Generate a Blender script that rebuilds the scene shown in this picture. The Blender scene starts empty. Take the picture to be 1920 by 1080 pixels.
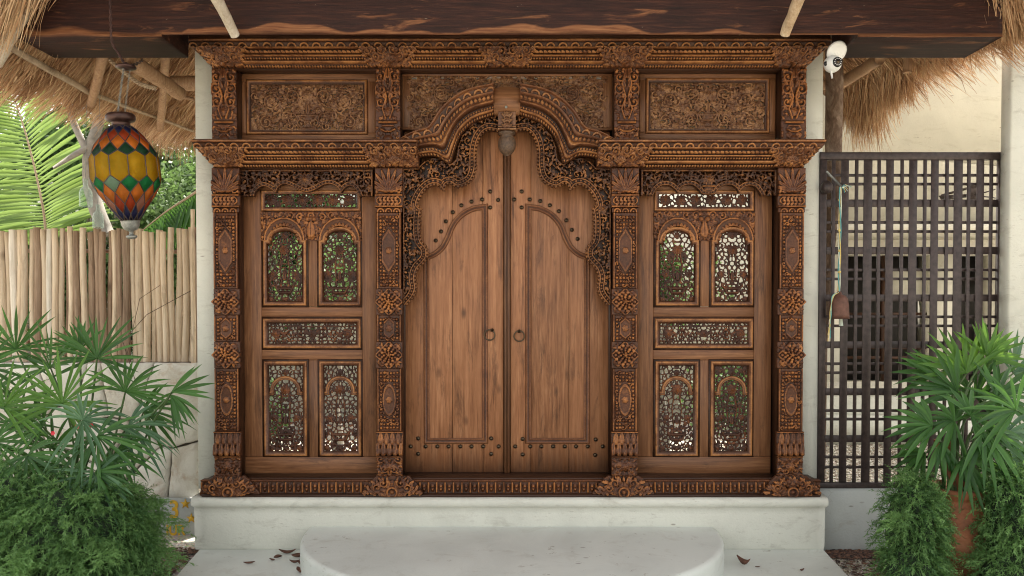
import bpy, math, random
import numpy as np
from mathutils import Vector, Matrix

scene = bpy.context.scene
C = scene.collection
rad = math.radians

# ------------------------------------------------------------ camera
FPX = 1500.0                 # focal length in pixels of the 1920 px wide photograph
TH = rad(1.2)                # slight downward pitch
HY = 590.0                   # row of the horizon
CYP = HY + FPX * math.tan(TH)
SN, CS = math.sin(TH), math.cos(TH)
cam_d = bpy.data.cameras.new('camera')
cam = bpy.data.objects.new('camera', cam_d)
C.objects.link(cam)
cam.location = (0, -5, 0)
cam.rotation_euler = (math.pi / 2 - TH, 0, 0)
cam_d.sensor_width = 36
cam_d.lens = FPX / 1920 * 36
cam_d.shift_y = (CYP - 540) / 1920
cam_d.clip_start = 0.05
cam_d.clip_end = 500
scene.camera = cam

# ------------------------------------------------------------ light
sun_dir = Vector((0.22, 0.5, 0.84)).normalized()
world = bpy.data.worlds.new('World')
scene.world = world
world.use_nodes = True
nt = world.node_tree
bg = nt.nodes['Background']
sky = nt.nodes.new('ShaderNodeTexSky')
sky.sky_type = 'NISHITA'
sky.sun_disc = False
sky.sun_elevation = math.asin(sun_dir.z)
sky.sun_rotation = math.atan2(sun_dir.x, sun_dir.y)
sky.air_density = 1.0
sky.dust_density = 3.0
sky.ozone_density = 0.6
# thin bright haze: the sky in the photograph is nearly white
hs = nt.nodes.new('ShaderNodeHueSaturation'); hs.inputs['Saturation'].default_value = 0.24
nt.links.new(sky.outputs[0], hs.inputs['Color'])
wm = nt.nodes.new('ShaderNodeMix'); wm.data_type = 'RGBA'; wm.blend_type = 'MULTIPLY'; wm.inputs[0].default_value = 1.0
wm.inputs[7].default_value = (1.0, 0.965, 0.89, 1)
nt.links.new(hs.outputs[0], wm.inputs[6])
nt.links.new(wm.outputs[2], bg.inputs[0])
bg.inputs[1].default_value = 0.15
sd = bpy.data.lights.new('sun', 'SUN')
sd.energy = 3.6
sd.angle = rad(0.55)
sd.color = (1.0, 0.93, 0.82)
so = bpy.data.objects.new('sun', sd)
C.objects.link(so)
so.rotation_euler = sun_dir.to_track_quat('Z', 'Y').to_euler()
so.location = (3, 6, 12)
scene.view_settings.view_transform = 'Standard'
scene.view_settings.look = 'None'
scene.view_settings.gamma = 1
scene.view_settings.use_curve_mapping = False
scene.view_settings.exposure = 1.8
scene.cycles.use_denoising = True
scene.cycles.filter_width = 1.1
scene.cycles.max_bounces = 7
scene.cycles.diffuse_bounces = 4
scene.cycles.glossy_bounces = 3
scene.cycles.transmission_bounces = 6
scene.cycles.transparent_max_bounces = 8
scene.cycles.sample_clamp_indirect = 6
scene.cycles.caustics_reflective = False
scene.cycles.caustics_refractive = False

rng = np.random.default_rng(7)
RR = random.Random(11)

# ------------------------------------------------------------ placing helpers (picture row/column on a plane at a distance -> metres)
def Xf(px, D, py=540.0):
    v = (CYP - py) / FPX
    return (px - 960.0) / FPX * D / (v * SN + CS)
def Zf(py, D):
    v = (CYP - py) / FPX
    return D * (v * CS - SN) / (v * SN + CS)
def P(px, py, D):
    return Vector((Xf(px, D, py), D - 5.0, Zf(py, D)))

# ------------------------------------------------------------ object helpers
def tag(o, label=None, cat=None, group=None, kind=None):
    if label: o['label'] = label
    if cat: o['category'] = cat
    if group: o['group'] = group
    if kind: o['kind'] = kind
    return o
def empty(name, loc, parent=None):
    o = bpy.data.objects.new(name, None)
    C.objects.link(o)
    o.location = loc
    o.empty_display_size = 0.1
    if parent: o.parent = parent
    return o
def origin(parent):
    v = Vector((0, 0, 0))
    while parent is not None:
        v = v + Vector(parent.location)
        parent = parent.parent
    return v
def mk(name, V, F, mat, parent=None, smooth=False, attrs=None, kind=None, loc=None):
    """one mesh object; V in world metres, F a list of index arrays (quads, tris) or one list of faces.
    Its origin is its parent's (or loc)."""
    V = np.asarray(V, dtype=np.float64).reshape(-1, 3)
    if parent is not None:
        off = np.array(origin(parent))
    elif loc is not None:
        off = np.array(loc)
    else:
        off = V.mean(axis=0); off[2] = V[:, 2].min()
    me = bpy.data.meshes.new(name)
    sizes, idx = [], []
    if isinstance(F, np.ndarray): F = [F]
    if len(F) and isinstance(F[0], np.ndarray):
        for a in F:
            if len(a) == 0: continue
            sizes.append(np.full(len(a), a.shape[1], dtype=np.int32)); idx.append(a.ravel())
    else:
        sizes.append(np.array([len(f) for f in F], dtype=np.int32))
        idx.append(np.array([i for f in F for i in f], dtype=np.int64))
    sizes = np.concatenate(sizes); idx = np.concatenate(idx).astype(np.int32)
    me.vertices.add(len(V)); me.vertices.foreach_set('co', (V - off).astype(np.float32).ravel())
    me.loops.add(len(idx)); me.loops.foreach_set('vertex_index', idx)
    me.polygons.add(len(sizes))
    st = np.zeros(len(sizes), dtype=np.int32); st[1:] = np.cumsum(sizes)[:-1]
    me.polygons.foreach_set('loop_start', st)
    if smooth: me.polygons.foreach_set('use_smooth', np.ones(len(sizes), dtype=bool))
    me.update(calc_edges=True)
    if attrs:
        for k, a in attrs.items():
            at = me.attributes.new(k, 'FLOAT', 'POINT')
            at.data.foreach_set('value', np.asarray(a, dtype=np.float32))
    me.materials.append(mat)
    o = bpy.data.objects.new(name, me)
    C.objects.link(o)
    if parent is not None: o.parent = parent
    else: o.location = off
    if kind: o['kind'] = kind
    return o

class Geo:
    def __init__(s): s.v = []; s.f = []; s.n = 0
    def add(s, V, F):
        V = [tuple(p) for p in V]
        s.v += V; s.f += [tuple(i + s.n for i in f) for f in F]; s.n += len(V)
        return s
    def box(s, x0, x1, y0, y1, z0, z1, b=0.0):
        """box whose front (-y) face has chamfered edges of width b"""
        x0, x1 = min(x0, x1), max(x0, x1); z0, z1 = min(z0, z1), max(z0, z1)
        b = min(b, (x1 - x0) * .3, (z1 - z0) * .3)
        if b <= 0:
            return s.add([(x0,y0,z0),(x1,y0,z0),(x1,y0,z1),(x0,y0,z1),(x0,y1,z0),(x1,y1,z0),(x1,y1,z1),(x0,y1,z1)],
                         [(0,1,2,3),(5,4,7,6),(4,0,3,7),(1,5,6,2),(3,2,6,7),(4,5,1,0)])
        V = []
        for (yy, i) in ((y0, b), (y0 + b, 0), (y1, 0)):
            V += [(x0+i,yy,z0+i),(x1-i,yy,z0+i),(x1-i,yy,z1-i),(x0+i,yy,z1-i)]
        F = [(0,1,2,3),(11,10,9,8)]
        for k in (0, 4):
            for j in range(4):
                a = k + j; c = k + (j + 1) % 4
                F.append((a, a + 4, c + 4, c))
        return s.add(V, F)
    def tube(s, pts, r, n=8, cap=True, jit=0, squash=1):
        pts = [Vector(p) for p in pts]
        rs = r if hasattr(r, '__len__') else [r] * len(pts)
        V = []; F = []
        a = None
        for i, p in enumerate(pts):
            d = (pts[min(i+1, len(pts)-1)] - pts[max(i-1, 0)]).normalized()
            if a is None:
                a = d.cross(Vector((0, 0, 1)))
                if a.length < .1: a = d.cross(Vector((0, 1, 0)))
            a = a - d*a.dot(d)
            a.normalize(); b = d.cross(a)
            for k in range(n):
                t = 2 * math.pi * k / n
                rr = rs[i] * (1 + jit * RR.uniform(-1, 1))
                V.append(p + a * (math.cos(t) * rr) + b * (math.sin(t) * rr * squash))
        for i in range(len(pts) - 1):
            for k in range(n):
                k2 = (k + 1) % n
                F.append((i*n+k, i*n+k2, (i+1)*n+k2, (i+1)*n+k))
        if cap:
            F.append(tuple(range(n)))
            F.append(tuple(reversed(range((len(pts)-1)*n, len(pts)*n))))
        return s.add(V, F)
    def lathe(s, c, prof, n=20, axis='z'):
        """prof: (r, h) pairs"""
        c = Vector(c); V = []; F = []
        for r, h in prof:
            for k in range(n):
                t = 2 * math.pi * k / n
                if axis == 'z': V.append(c + Vector((r*math.cos(t), r*math.sin(t), h)))
                else: V.append(c + Vector((r*math.cos(t), h, r*math.sin(t))))
        m = len(prof)
        for i in range(m - 1):
            for k in range(n):
                k2 = (k+1) % n
                F.append((i*n+k, i*n+k2, (i+1)*n+k2, (i+1)*n+k))
        F.append(tuple(range(n))); F.append(tuple(reversed(range((m-1)*n, m*n))))
        return s.add(V, F)
    def build(s, name, mat, parent=None, smooth=False, kind=None, loc=None, attrs=None):
        return mk(name, s.v, s.f, mat, parent, smooth, attrs, kind, loc)

def slab(name, x0, x1, y0, y1, D, th, mat, parent, b=0.003, **k):
    """board seen at pixel box x0..x1,y0..y1 with its front on the plane at distance D"""
    g = Geo().box(Xf(x0, D), Xf(x1, D), D - 5, D - 5 + th, Zf(y1, D), Zf(y0, D), b)
    return g.build(name, mat, parent, **k)
def tree_copy(o, parent=None):
    c = o.copy(); C.objects.link(c)
    if parent is not None: c.parent = parent
    for ch in list(o.children): tree_copy(ch, c)
    return c

# ------------------------------------------------------------ materials
def new_mat(name):
    m = bpy.data.materials.new(name); m.use_nodes = True
    n = m.node_tree; b = n.nodes['Principled BSDF']
    return m, n, b
def N(n, t, **k):
    nd = n.nodes.new(t)
    for a, v in k.items():
        if a.startswith('i_'): nd.inputs[int(a[2:])].default_value = v
        else: setattr(nd, a, v)
    return nd
def ramp(n, stops, interp='LINEAR'):
    r = n.nodes.new('ShaderNodeValToRGB'); r.color_ramp.interpolation = interp
    e = r.color_ramp.elements
    while len(e) < len(stops): e.new(0.5)
    for i, (p, c) in enumerate(stops):
        e[i].position = p; e[i].color = (*c, 1) if len(c) == 3 else c
    return r
def coords(n, scale=(1, 1, 1), per_object=False):
    tc = N(n, 'ShaderNodeTexCoord'); mp = N(n, 'ShaderNodeMapping')
    mp.inputs['Scale'].default_value = scale
    n.links.new(tc.outputs['Object'], mp.inputs[0])
    if per_object:
        oi = N(n, 'ShaderNodeObjectInfo')
        mu = N(n, 'ShaderNodeVectorMath', operation='SCALE')
        cb = N(n, 'ShaderNodeCombineXYZ')
        for i in range(3): n.links.new(oi.outputs['Random'], cb.inputs[i])
        n.links.new(cb.outputs[0], mu.inputs[0]); mu.inputs['Scale'].default_value = 37.0
        n.links.new(mu.outputs[0], mp.inputs['Location'])
    return mp.outputs[0]
def noise(n, vec, scale, detail=4, rough=.55, dist=0.0):
    t = N(n, 'ShaderNodeTexNoise')
    t.inputs['Scale'].default_value = scale; t.inputs['Detail'].default_value = detail
    t.inputs['Roughness'].default_value = rough; t.inputs['Distortion'].default_value = dist
    n.links.new(vec, t.inputs['Vector'])
    return t.outputs['Fac']
def mixc(n, fac, a, b, mode='MIX'):
    m = N(n, 'ShaderNodeMix', data_type='RGBA', blend_type=mode)
    for i, v in ((6, a), (7, b)):
        if hasattr(v, 'is_output') or hasattr(v, 'links'): n.links.new(v, m.inputs[i])
        else: m.inputs[i].default_value = (*v, 1)
    if hasattr(fac, 'links'): n.links.new(fac, m.inputs[0])
    else: m.inputs[0].default_value = fac
    return m.outputs[2]
def math_n(n, op, a, b=None):
    m = N(n, 'ShaderNodeMath', operation=op)
    for i, v in ((0, a), (1, b)):
        if v is None: continue
        if hasattr(v, 'links'): n.links.new(v, m.inputs[i])
        else: m.inputs[i].default_value = v
    return m.outputs[0]
def bump(n, b, h, strength=.3, dist=.01, chain=None):
    bp = N(n, 'ShaderNodeBump'); bp.inputs['Strength'].default_value = strength
    bp.inputs['Distance'].default_value = dist
    n.links.new(h, bp.inputs['Height'])
    if chain is not None: n.links.new(chain, bp.inputs['Normal'])
    n.links.new(bp.outputs[0], b.inputs['Normal'])
    return bp.outputs[0]

def wood(name, dark, mid, light, axis='z', rough=.5, per_object=True, stain=(.02,.01,.008), stain_amt=.5, knots=True, gscale=1.0, foot=None):
    m, n, b = new_mat(name)
    s = {'z': (9*gscale, 9*gscale, .7), 'x': (.7, 9*gscale, 9*gscale)}[axis]
    v = coords(n, s, per_object)
    g1 = noise(n, v, 3.2, 6, .6, .6)
    g2 = noise(n, v, 16, 4, .6, .2)
    g3 = noise(n, coords(n, (30*gscale, 30*gscale, 1.1) if axis == 'z' else (1.1, 30*gscale, 30*gscale), per_object), 3.0, 3, .6, .1)
    gm = mixc(n, .4, mixc(n, .35, g1, g2), g3)
    b.inputs['Specular IOR Level'].default_value = .35
    r = ramp(n, [(.36, dark), (.5, mid), (.64, light)])
    n.links.new(gm, r.inputs[0])
    v2 = coords(n, (2.2, 2.2, .8) if axis == 'z' else (.8, 2.2, 2.2), per_object)
    big = noise(n, v2, 1.6, 5, .6, .4)
    rb = ramp(n, [(.38, (0, 0, 0)), (.62, (1, 1, 1))])
    n.links.new(big, rb.inputs[0])
    c1 = mixc(n, math_n(n, 'MULTIPLY', rb.outputs[0], .55), r.outputs[0], mid)
    # darker stain blotches
    st = noise(n, coords(n, (9, 9, 1.5) if axis == 'z' else (1.5, 9, 9), per_object), 1.8, 8, .75, .5)
    rs = ramp(n, [(.53, (0, 0, 0)), (.72, (1, 1, 1))])
    n.links.new(st, rs.inputs[0])
    c2 = mixc(n, math_n(n, 'MULTIPLY', rs.outputs[0], stain_amt), c1, stain)
    if knots:
        vo = N(n, 'ShaderNodeTexVoronoi'); vo.inputs['Scale'].default_value = 1.0
        n.links.new(coords(n, (5.5, 2, 2.6) if axis == 'z' else (2.6, 2, 5.5), per_object), vo.inputs['Vector'])
        rk = ramp(n, [(.06, (1, 1, 1)), (.15, (0, 0, 0))])
        dn = math_n(n, 'ADD', vo.outputs['Distance'], math_n(n, 'MULTIPLY', g2, .06))
        n.links.new(dn, rk.inputs[0])
        c2 = mixc(n, math_n(n, 'MULTIPLY', rk.outputs[0], .75), c2, stain)
    if foot:
        tc = N(n, 'ShaderNodeTexCoord'); sx = N(n, 'ShaderNodeSeparateXYZ'); n.links.new(tc.outputs['Object'], sx.inputs[0])
        mr = N(n, 'ShaderNodeMapRange'); mr.inputs[1].default_value = foot[0]; mr.inputs[2].default_value = foot[1]; mr.inputs[3].default_value = 1; mr.inputs[4].default_value = 0
        n.links.new(math_n(n, 'ADD', sx.outputs[2], math_n(n, 'MULTIPLY', g1, -.25)), mr.inputs[0])
        c2 = mixc(n, math_n(n, 'MULTIPLY', mr.outputs[0], .75), c2, stain)
    oi2 = N(n, 'ShaderNodeObjectInfo'); mrv = N(n, 'ShaderNodeMapRange'); mrv.inputs[3].default_value = .86; mrv.inputs[4].default_value = 1.12
    n.links.new(oi2.outputs['Random'], mrv.inputs[0])
    vm = N(n, 'ShaderNodeVectorMath', operation='SCALE'); n.links.new(c2, vm.inputs[0]); n.links.new(mrv.outputs[0], vm.inputs['Scale']); c2 = vm.outputs[0]
    n.links.new(c2, b.inputs['Base Color'])
    rr = ramp(n, [(.3, (rough - .1,) * 3), (.7, (rough + .15,) * 3)])
    n.links.new(g1, rr.inputs[0]); n.links.new(rr.outputs[0], b.inputs['Roughness'])
    bump(n, b, gm, .35, .004)
    return m

def carved(name, dark, mid, hi, amt=.5, rough=.42):
    """carved timber: the tone of each carved motif comes from the 'tone' attribute (patches of old stain and bare ochre wood, darker in hollows)"""
    m, n, b = new_mat(name)
    at = N(n, 'ShaderNodeAttribute', attribute_name='tone')
    v = coords(n)
    a = noise(n, v, 90, 3, .6)
    c = noise(n, v, 5.5, 6, .7, .5)
    pr = ramp(n, [(.35, (.32,)*3), (.62, (1.0,)*3)]); n.links.new(noise(n, v, 11, 5, .7, .6), pr.inputs[0])
    t = math_n(n, 'ADD', math_n(n, 'MULTIPLY', math_n(n, 'MULTIPLY', math_n(n, 'SUBTRACT', at.outputs['Fac'], .3), pr.outputs[0]), .95), math_n(n, 'MULTIPLY', a, .32))
    t = math_n(n, 'ADD', t, math_n(n, 'MULTIPLY', c, .5))
    t = math_n(n, 'SUBTRACT', t, .19 - amt * .3)
    r = ramp(n, [(.22, dark), (.48, mid), (.80, hi)])
    n.links.new(t, r.inputs[0])
    b.inputs['Specular IOR Level'].default_value = .32
    n.links.new(r.outputs[0], b.inputs['Base Color'])
    b.inputs['Roughness'].default_value = rough
    bump(n, b, noise(n, coords(n, (1, 1, .3)), 260, 3, .6), .3, .002)
    return m

def stucco(name, col, dirt=(.25, .22, .17), dirt_amt=.35, rough=.8, bs=.4, crack=False):
    m, n, b = new_mat(name)
    v = coords(n)
    a = noise(n, v, 1.7, 6, .62, .5)
    r = ramp(n, [(.35, tuple(x * .86 for x in col)), (.6, col)])
    n.links.new(a, r.inputs[0])
    d = noise(n, coords(n, (1, 1, 2.2)), 5.5, 8, .72, .6)
    rd = ramp(n, [(.54, (0, 0, 0)), (.76, (1, 1, 1))])
    n.links.new(d, rd.inputs[0])
    c = mixc(n, math_n(n, 'MULTIPLY', rd.outputs[0], dirt_amt), r.outputs[0], dirt)
    # little scratches and specks
    sc_ = noise(n, coords(n, (2.4, 2.4, 26)), 5, 5, .8)
    rsc = ramp(n, [(.61, (0, 0, 0)), (.66, (1, 1, 1))]); n.links.new(sc_, rsc.inputs[0])
    gat2 = noise(n, v, 2.1, 5, .7); rg2 = ramp(n, [(.48, (0, 0, 0)), (.6, (1, 1, 1))]); n.links.new(gat2, rg2.inputs[0])
    c = mixc(n, math_n(n, 'MULTIPLY', math_n(n, 'MULTIPLY', rsc.outputs[0], rg2.outputs[0]), .75), c, (.17, .13, .085))
    vo = N(n, 'ShaderNodeTexVoronoi'); vo.inputs['Scale'].default_value = 10
    n.links.new(coords(n, (.55, 1, 1.5)), vo.inputs['Vector'])
    rk = ramp(n, [(.05, (1, 1, 1)), (.10, (0, 0, 0))])
    n.links.new(vo.outputs['Distance'], rk.inputs[0])
    gate = noise(n, v, 3.3, 3)
    gk = ramp(n, [(.52, (0, 0, 0)), (.6, (1, 1, 1))]); n.links.new(gate, gk.inputs[0])
    c = mixc(n, math_n(n, 'MULTIPLY', math_n(n, 'MULTIPLY', rk.outputs[0], gk.outputs[0]), .6), c, (.12, .09, .06))
    if crack:
        vc = N(n, 'ShaderNodeTexVoronoi', feature='DISTANCE_TO_EDGE'); vc.inputs['Scale'].default_value = 3.2
        dv = N(n, 'ShaderNodeVectorMath', operation='ADD')
        nz = N(n, 'ShaderNodeTexNoise'); nz.inputs['Scale'].default_value = 4; n.links.new(v, nz.inputs['Vector'])
        n.links.new(v, dv.inputs[0]); n.links.new(nz.outputs['Color'], dv.inputs[1]); n.links.new(dv.outputs[0], vc.inputs['Vector'])
        rc = ramp(n, [(.0, (1, 1, 1)), (.012, (0, 0, 0))]); n.links.new(vc.outputs['Distance'], rc.inputs[0])
        c = mixc(n, math_n(n, 'MULTIPLY', math_n(n, 'MULTIPLY', rc.outputs[0], gk.outputs[0]), .4), c, (.2, .16, .1))
    n.links.new(c, b.inputs['Base Color'])
    b.inputs['Roughness'].default_value = rough
    h = mixc(n, .4, noise(n, v, 14, 8, .7), noise(n, v, 70, 4, .7))
    bump(n, b, h, bs, .01)
    return m

def leaf_mat(name, dark, light, trans=.35, rough=.4, tcol=None, sc=6):
    m, n, b = new_mat(name)
    at = N(n, 'ShaderNodeAttribute', attribute_name='tone')
    v = coords(n)
    t = math_n(n, 'ADD', math_n(n, 'MULTIPLY', at.outputs['Fac'], .7), math_n(n, 'MULTIPLY', noise(n, v, sc, 4), .5))
    r = ramp(n, [(.2, dark), (.95, light)])
    n.links.new(t, r.inputs[0])
    n.links.new(r.outputs[0], b.inputs['Base Color'])
    b.inputs['Roughness'].default_value = rough; b.inputs['Specular IOR Level'].default_value = .3
    tr = N(n, 'ShaderNodeBsdfTranslucent')
    if tcol: tc = mixc(n, .6, r.outputs[0], tcol)
    else: tc = r.outputs[0]
    n.links.new(tc, tr.inputs[0])
    mx = N(n, 'ShaderNodeMixShader'); mx.inputs[0].default_value = trans
    n.links.new(b.outputs[0], mx.inputs[1]); n.links.new(tr.outputs[0], mx.inputs[2])
    n.links.new(mx.outputs[0], n.nodes['Material Output'].inputs[0])
    return m
def plain(name, col, rough=.5, metal=0, var=.25, vs=20, bs=.15):
    m, n, b = new_mat(name)
    v = coords(n)
    r = ramp(n, [(.3, tuple(c * (1 - var) for c in col)), (.7, tuple(min(1, c * (1 + var)) for c in col))])
    f = noise(n, v, vs, 5, .6)
    n.links.new(f, r.inputs[0]); n.links.new(r.outputs[0], b.inputs['Base Color'])
    b.inputs['Roughness'].default_value = rough; b.inputs['Metallic'].default_value = metal
    if bs: bump(n, b, noise(n, v, vs * 3, 3), bs, .003)
    return m

M = {}
M['carved'] = carved('carved_teak', (.026, .010, .005), (.110, .038, .015), (.40, .155, .045), .45)
M['carved_grey'] = carved('carved_weathered_teak', (.024, .010, .006), (.13, .056, .027), (.36, .19, .09), .54, .45)
M['lace'] = carved('carved_dark_teak', (.014, .006, .004), (.065, .024, .010), (.32, .13, .040), .44)
M['grille'] = carved('carved_grille_teak', (.014, .005, .003), (.055, .019, .009), (.24, .08, .025), .38, .5)
M['moulding'] = carved('moulded_teak', (.028, .011, .005), (.125, .046, .019), (.40, .175, .060), .48, .38)
M['door'] = wood('door_teak', (.13, .046, .016), (.30, .130, .058), (.47, .235, .118), 'z', .46, stain=(.05, .022, .012), stain_amt=.9, foot=(-.02, .14))
M['panelwood_z'] = wood('frame_teak_upright', (.070, .025, .010), (.20, .086, .037), (.36, .175, .080), 'z', .45, stain=(.028, .012, .007), stain_amt=.75, knots=False)
M['panelwood_x'] = wood('frame_teak_level', (.070, .025, .010), (.20, .086, .037), (.36, .175, .080), 'x', .45, stain=(.028, .012, .007), stain_amt=.75, knots=False)
M['darkwood_x'] = wood('dark_teak_level', (.018, .007, .004), (.045, .018, .009), (.10, .042, .018), 'x', .4, stain=(.012, .006, .004), knots=False)
M['darkwood_z'] = wood('dark_teak_upright', (.018, .007, .004), (.045, .018, .009), (.10, .042, .018), 'z', .4, stain=(.012, .006, .004), knots=False)
M['white'] = stucco('white_plaster', (.68, .68, .605), dirt_amt=.5, crack=False)
M['step'] = stucco('white_step_plaster', (.65, .675, .635), dirt=(.33, .30, .24), dirt_amt=.5, rough=.5, bs=.35)
M['cream'] = stucco('cream_plaster', (.66, .63, .54), dirt=(.3, .24, .15), dirt_amt=.4, bs=.5)
M['lowwall'] = stucco('grey_plaster', (.54, .57, .55), dirt=(.3, .24, .18), dirt_amt=.5, crack=True)
M['moulding_door'] = carved('door_moulding_teak', (.05, .018, .008), (.15, .055, .022), (.30, .13, .05), .52, .42)
M['astragal'] = wood('astragal_teak', (.04, .015, .007), (.10, .042, .018), (.22, .105, .045), 'z', .42, stain=(.02, .01, .006), knots=False)
M['iron'] = plain('rusty_brown_iron', (.048, .034, .032), .45, .3, .4, 30, .4)
M['stud'] = plain('dark_bronze', (.10, .075, .05), .32, .85, .3, 60, .2)
M['pewter'] = plain('grey_metal', (.25, .26, .24), .45, .5, .4, 40, .3)
# ------------------------------------------------------------ carving: height fields stamped motif by motif, turned into real relief
PXM = 1.0 / 300.0            # one photograph pixel on the gate, in metres
class Canvas:
    def __init__(s, x0, y0, x1, y1, res=1.0, base=0.0, tone=.45):
        s.x0, s.y0, s.x1, s.y1, s.res = x0, y0, x1, y1, res
        s.nx = int(round((x1 - x0) / res)) + 1; s.ny = int(round((y1 - y0) / res)) + 1
        s.X = x0 + np.arange(s.nx) * (x1 - x0) / (s.nx - 1)
        s.Y = y0 + np.arange(s.ny) * (y1 - y0) / (s.ny - 1)
        s.H = np.full((s.ny, s.nx), float(base)); s.T = np.full((s.ny, s.nx), float(tone))
        s.mask = np.ones((s.ny, s.nx), bool)
        s.base = base
    def win(s, cx, cy, r):
        i0 = np.searchsorted(s.X, cx - r); i1 = np.searchsorted(s.X, cx + r)
        j0 = np.searchsorted(s.Y, cy - r); j1 = np.searchsorted(s.Y, cy + r)
        return slice(j0, j1), slice(i0, i1)
    def put(s, sl, h, ins, c, mode='max'):
        H = s.H[sl]; T = s.T[sl]
        up = ins & (h > H) if mode == 'max' else ins
        H[up] = h[up]; T[up] = c
    def leaf(s, cx, cy, L, W, ang, h=4, c=None, tip=.0):
        if c is None: c = RR.random()
        sl = s.win(cx, cy, L * .55 + W)
        dx = s.X[sl[1]][None, :] - cx; dy = s.Y[sl[0]][:, None] - cy
        ca, sa = math.cos(ang), math.sin(ang)
        u = (dx * ca + dy * sa) / (L / 2); v = (-dx * sa + dy * ca)
        w = (W / 2) * np.sqrt(np.clip(1 - u * u, 0, 1)) * (1 - .35 * u)
        ins = (np.abs(u) < 1) & (np.abs(v) < w)
        d = np.abs(v) / np.maximum(w, .01)
        hh = h * (.45 + .55 * np.sqrt(np.clip(1 - d * d, 0, 1))) * (.8 + .2 * (1 - u)) - h * .35 * np.exp(-(v / .8) ** 2)
        s.put(sl, hh + s.base, ins, c)
    def ball(s, cx, cy, r, h=3, c=None):
        if c is None: c = RR.random()
        sl = s.win(cx, cy, r)
        dx = s.X[sl[1]][None, :] - cx; dy = s.Y[sl[0]][:, None] - cy
        d2 = (dx * dx + dy * dy) / (r * r)
        s.put(sl, s.base + h * np.sqrt(np.clip(1 - d2, 0, 1)) + .3, d2 < 1, c)
    def ring(s, cx, cy, r, w, h=2, c=.6):
        sl = s.win(cx, cy, r + w)
        d = np.hypot(s.X[sl[1]][None, :] - cx, s.Y[sl[0]][:, None] - cy) - r
        s.put(sl, s.base + h * np.sqrt(np.clip(1 - (d / w) ** 2, 0, 1)), np.abs(d) < w, c)
    def rosette(s, cx, cy, r, n=8, h=5, c=None):
        if c is None: c = RR.random()
        for k in range(n):
            a = 2 * math.pi * k / n + .2
            s.leaf(cx + math.cos(a) * r * .62, cy + math.sin(a) * r * .62, r * .85, r * 1.5 * math.sin(math.pi / n) + 1.2, a, h * .7, c * .8 + .1)
        for k in range(n // 2 + 2):
            a = 2 * math.pi * k / (n // 2 + 2)
            s.leaf(cx + math.cos(a) * r * .3, cy + math.sin(a) * r * .3, r * .6, r * .38, a, h, min(1, c + .15))
        s.ball(cx, cy, r * .22, h * 1.15, c)
    def stroke(s, pts, w, h=3, c=.5, beads=None):
        pts = np.asarray(pts, float)
        r = w + 1
        for a, b in zip(pts[:-1], pts[1:]):
            cx, cy = (a + b) / 2; L = np.hypot(*(b - a))
            sl = s.win(cx, cy, L / 2 + r)
            dx = s.X[sl[1]][None, :] - a[0]; dy = s.Y[sl[0]][:, None] - a[1]
            t = np.clip((dx * (b[0] - a[0]) + dy * (b[1] - a[1])) / max(L * L, 1e-6), 0, 1)
            d = np.hypot(dx - t * (b[0] - a[0]), dy - t * (b[1] - a[1])) / (w / 2)
            s.put(sl, s.base + h * (.35 + .65 * np.sqrt(np.clip(1 - d * d, 0, 1))), d < 1, c)
    def spiral(s, cx, cy, r, a0, sgn=1, turns=1.4, w=3, h=3.5, c=None, leaves=True):
        if c is None: c = RR.random()
        pts = []
        for i in range(22):
            t = i / 21
            a = a0 + sgn * t * turns * 2 * math.pi
            q = r * (1 - t) ** .8
            pts.append((cx + q * math.cos(a), cy + q * math.sin(a)))
            if leaves and i % 4 == 1 and t < .7:
                s.leaf(cx + (q + 2.5) * math.cos(a), cy + (q + 2.5) * math.sin(a), 8, 4.2, a + sgn * .8, h * .95)
        s.stroke(pts, w, h, c)
        s.ball(cx, cy, w * .75, h * 1.1, c)
    def poly_mask(s, poly):
        Xg, Yg = np.meshgrid(s.X, s.Y)
        ins = np.zeros(Xg.shape, bool)
        p = poly
        j = len(p) - 1
        for i in range(len(p)):
            xi, yi = p[i]; xj, yj = p[j]
            if yi != yj:
                cnd = ((yi > Yg) != (yj > Yg)) & (Xg < (xj - xi) * (Yg - yi) / (yj - yi) + xi)
                ins ^= cnd
            j = i
        return ins
    def dist_line(s, pts):
        Xg, Yg = np.meshgrid(s.X, s.Y)
        D = np.full(Xg.shape, 1e9); S = np.zeros(Xg.shape); acc = 0
        for a, b in zip(pts[:-1], pts[1:]):
            vx, vy = b[0] - a[0], b[1] - a[1]; L = math.hypot(vx, vy)
            if L < 1e-6: continue
            t = np.clip(((Xg - a[0]) * vx + (Yg - a[1]) * vy) / (L * L), 0, 1)
            d = np.hypot(Xg - a[0] - t * vx, Yg - a[1] - t * vy)
            u = d < D
            D[u] = d[u]; S[u] = (acc + t * L)[u]; acc += L
        return D, S
    def floral(s, seed, density=1.0, h=4, region=None, leafL=9, tone=(0, 1), spirals=True):
        """crowd of scrolls and leaves over the canvas (region: function(x, y) -> bool)"""
        r = random.Random(seed)
        area = (s.x1 - s.x0) * (s.y1 - s.y0)
        ok = region or (lambda x, y: True)
        def tn(): return tone[0] + (tone[1] - tone[0]) * r.random()
        for i in range(int(area / 26 * density)):
            x = r.uniform(s.x0, s.x1); y = r.uniform(s.y0, s.y1)
            if ok(x, y): s.leaf(x, y, leafL * r.uniform(.6, 1.0), leafL * r.uniform(.3, .46), r.uniform(0, 6.3), h * r.uniform(.35, .75), tn())
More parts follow.
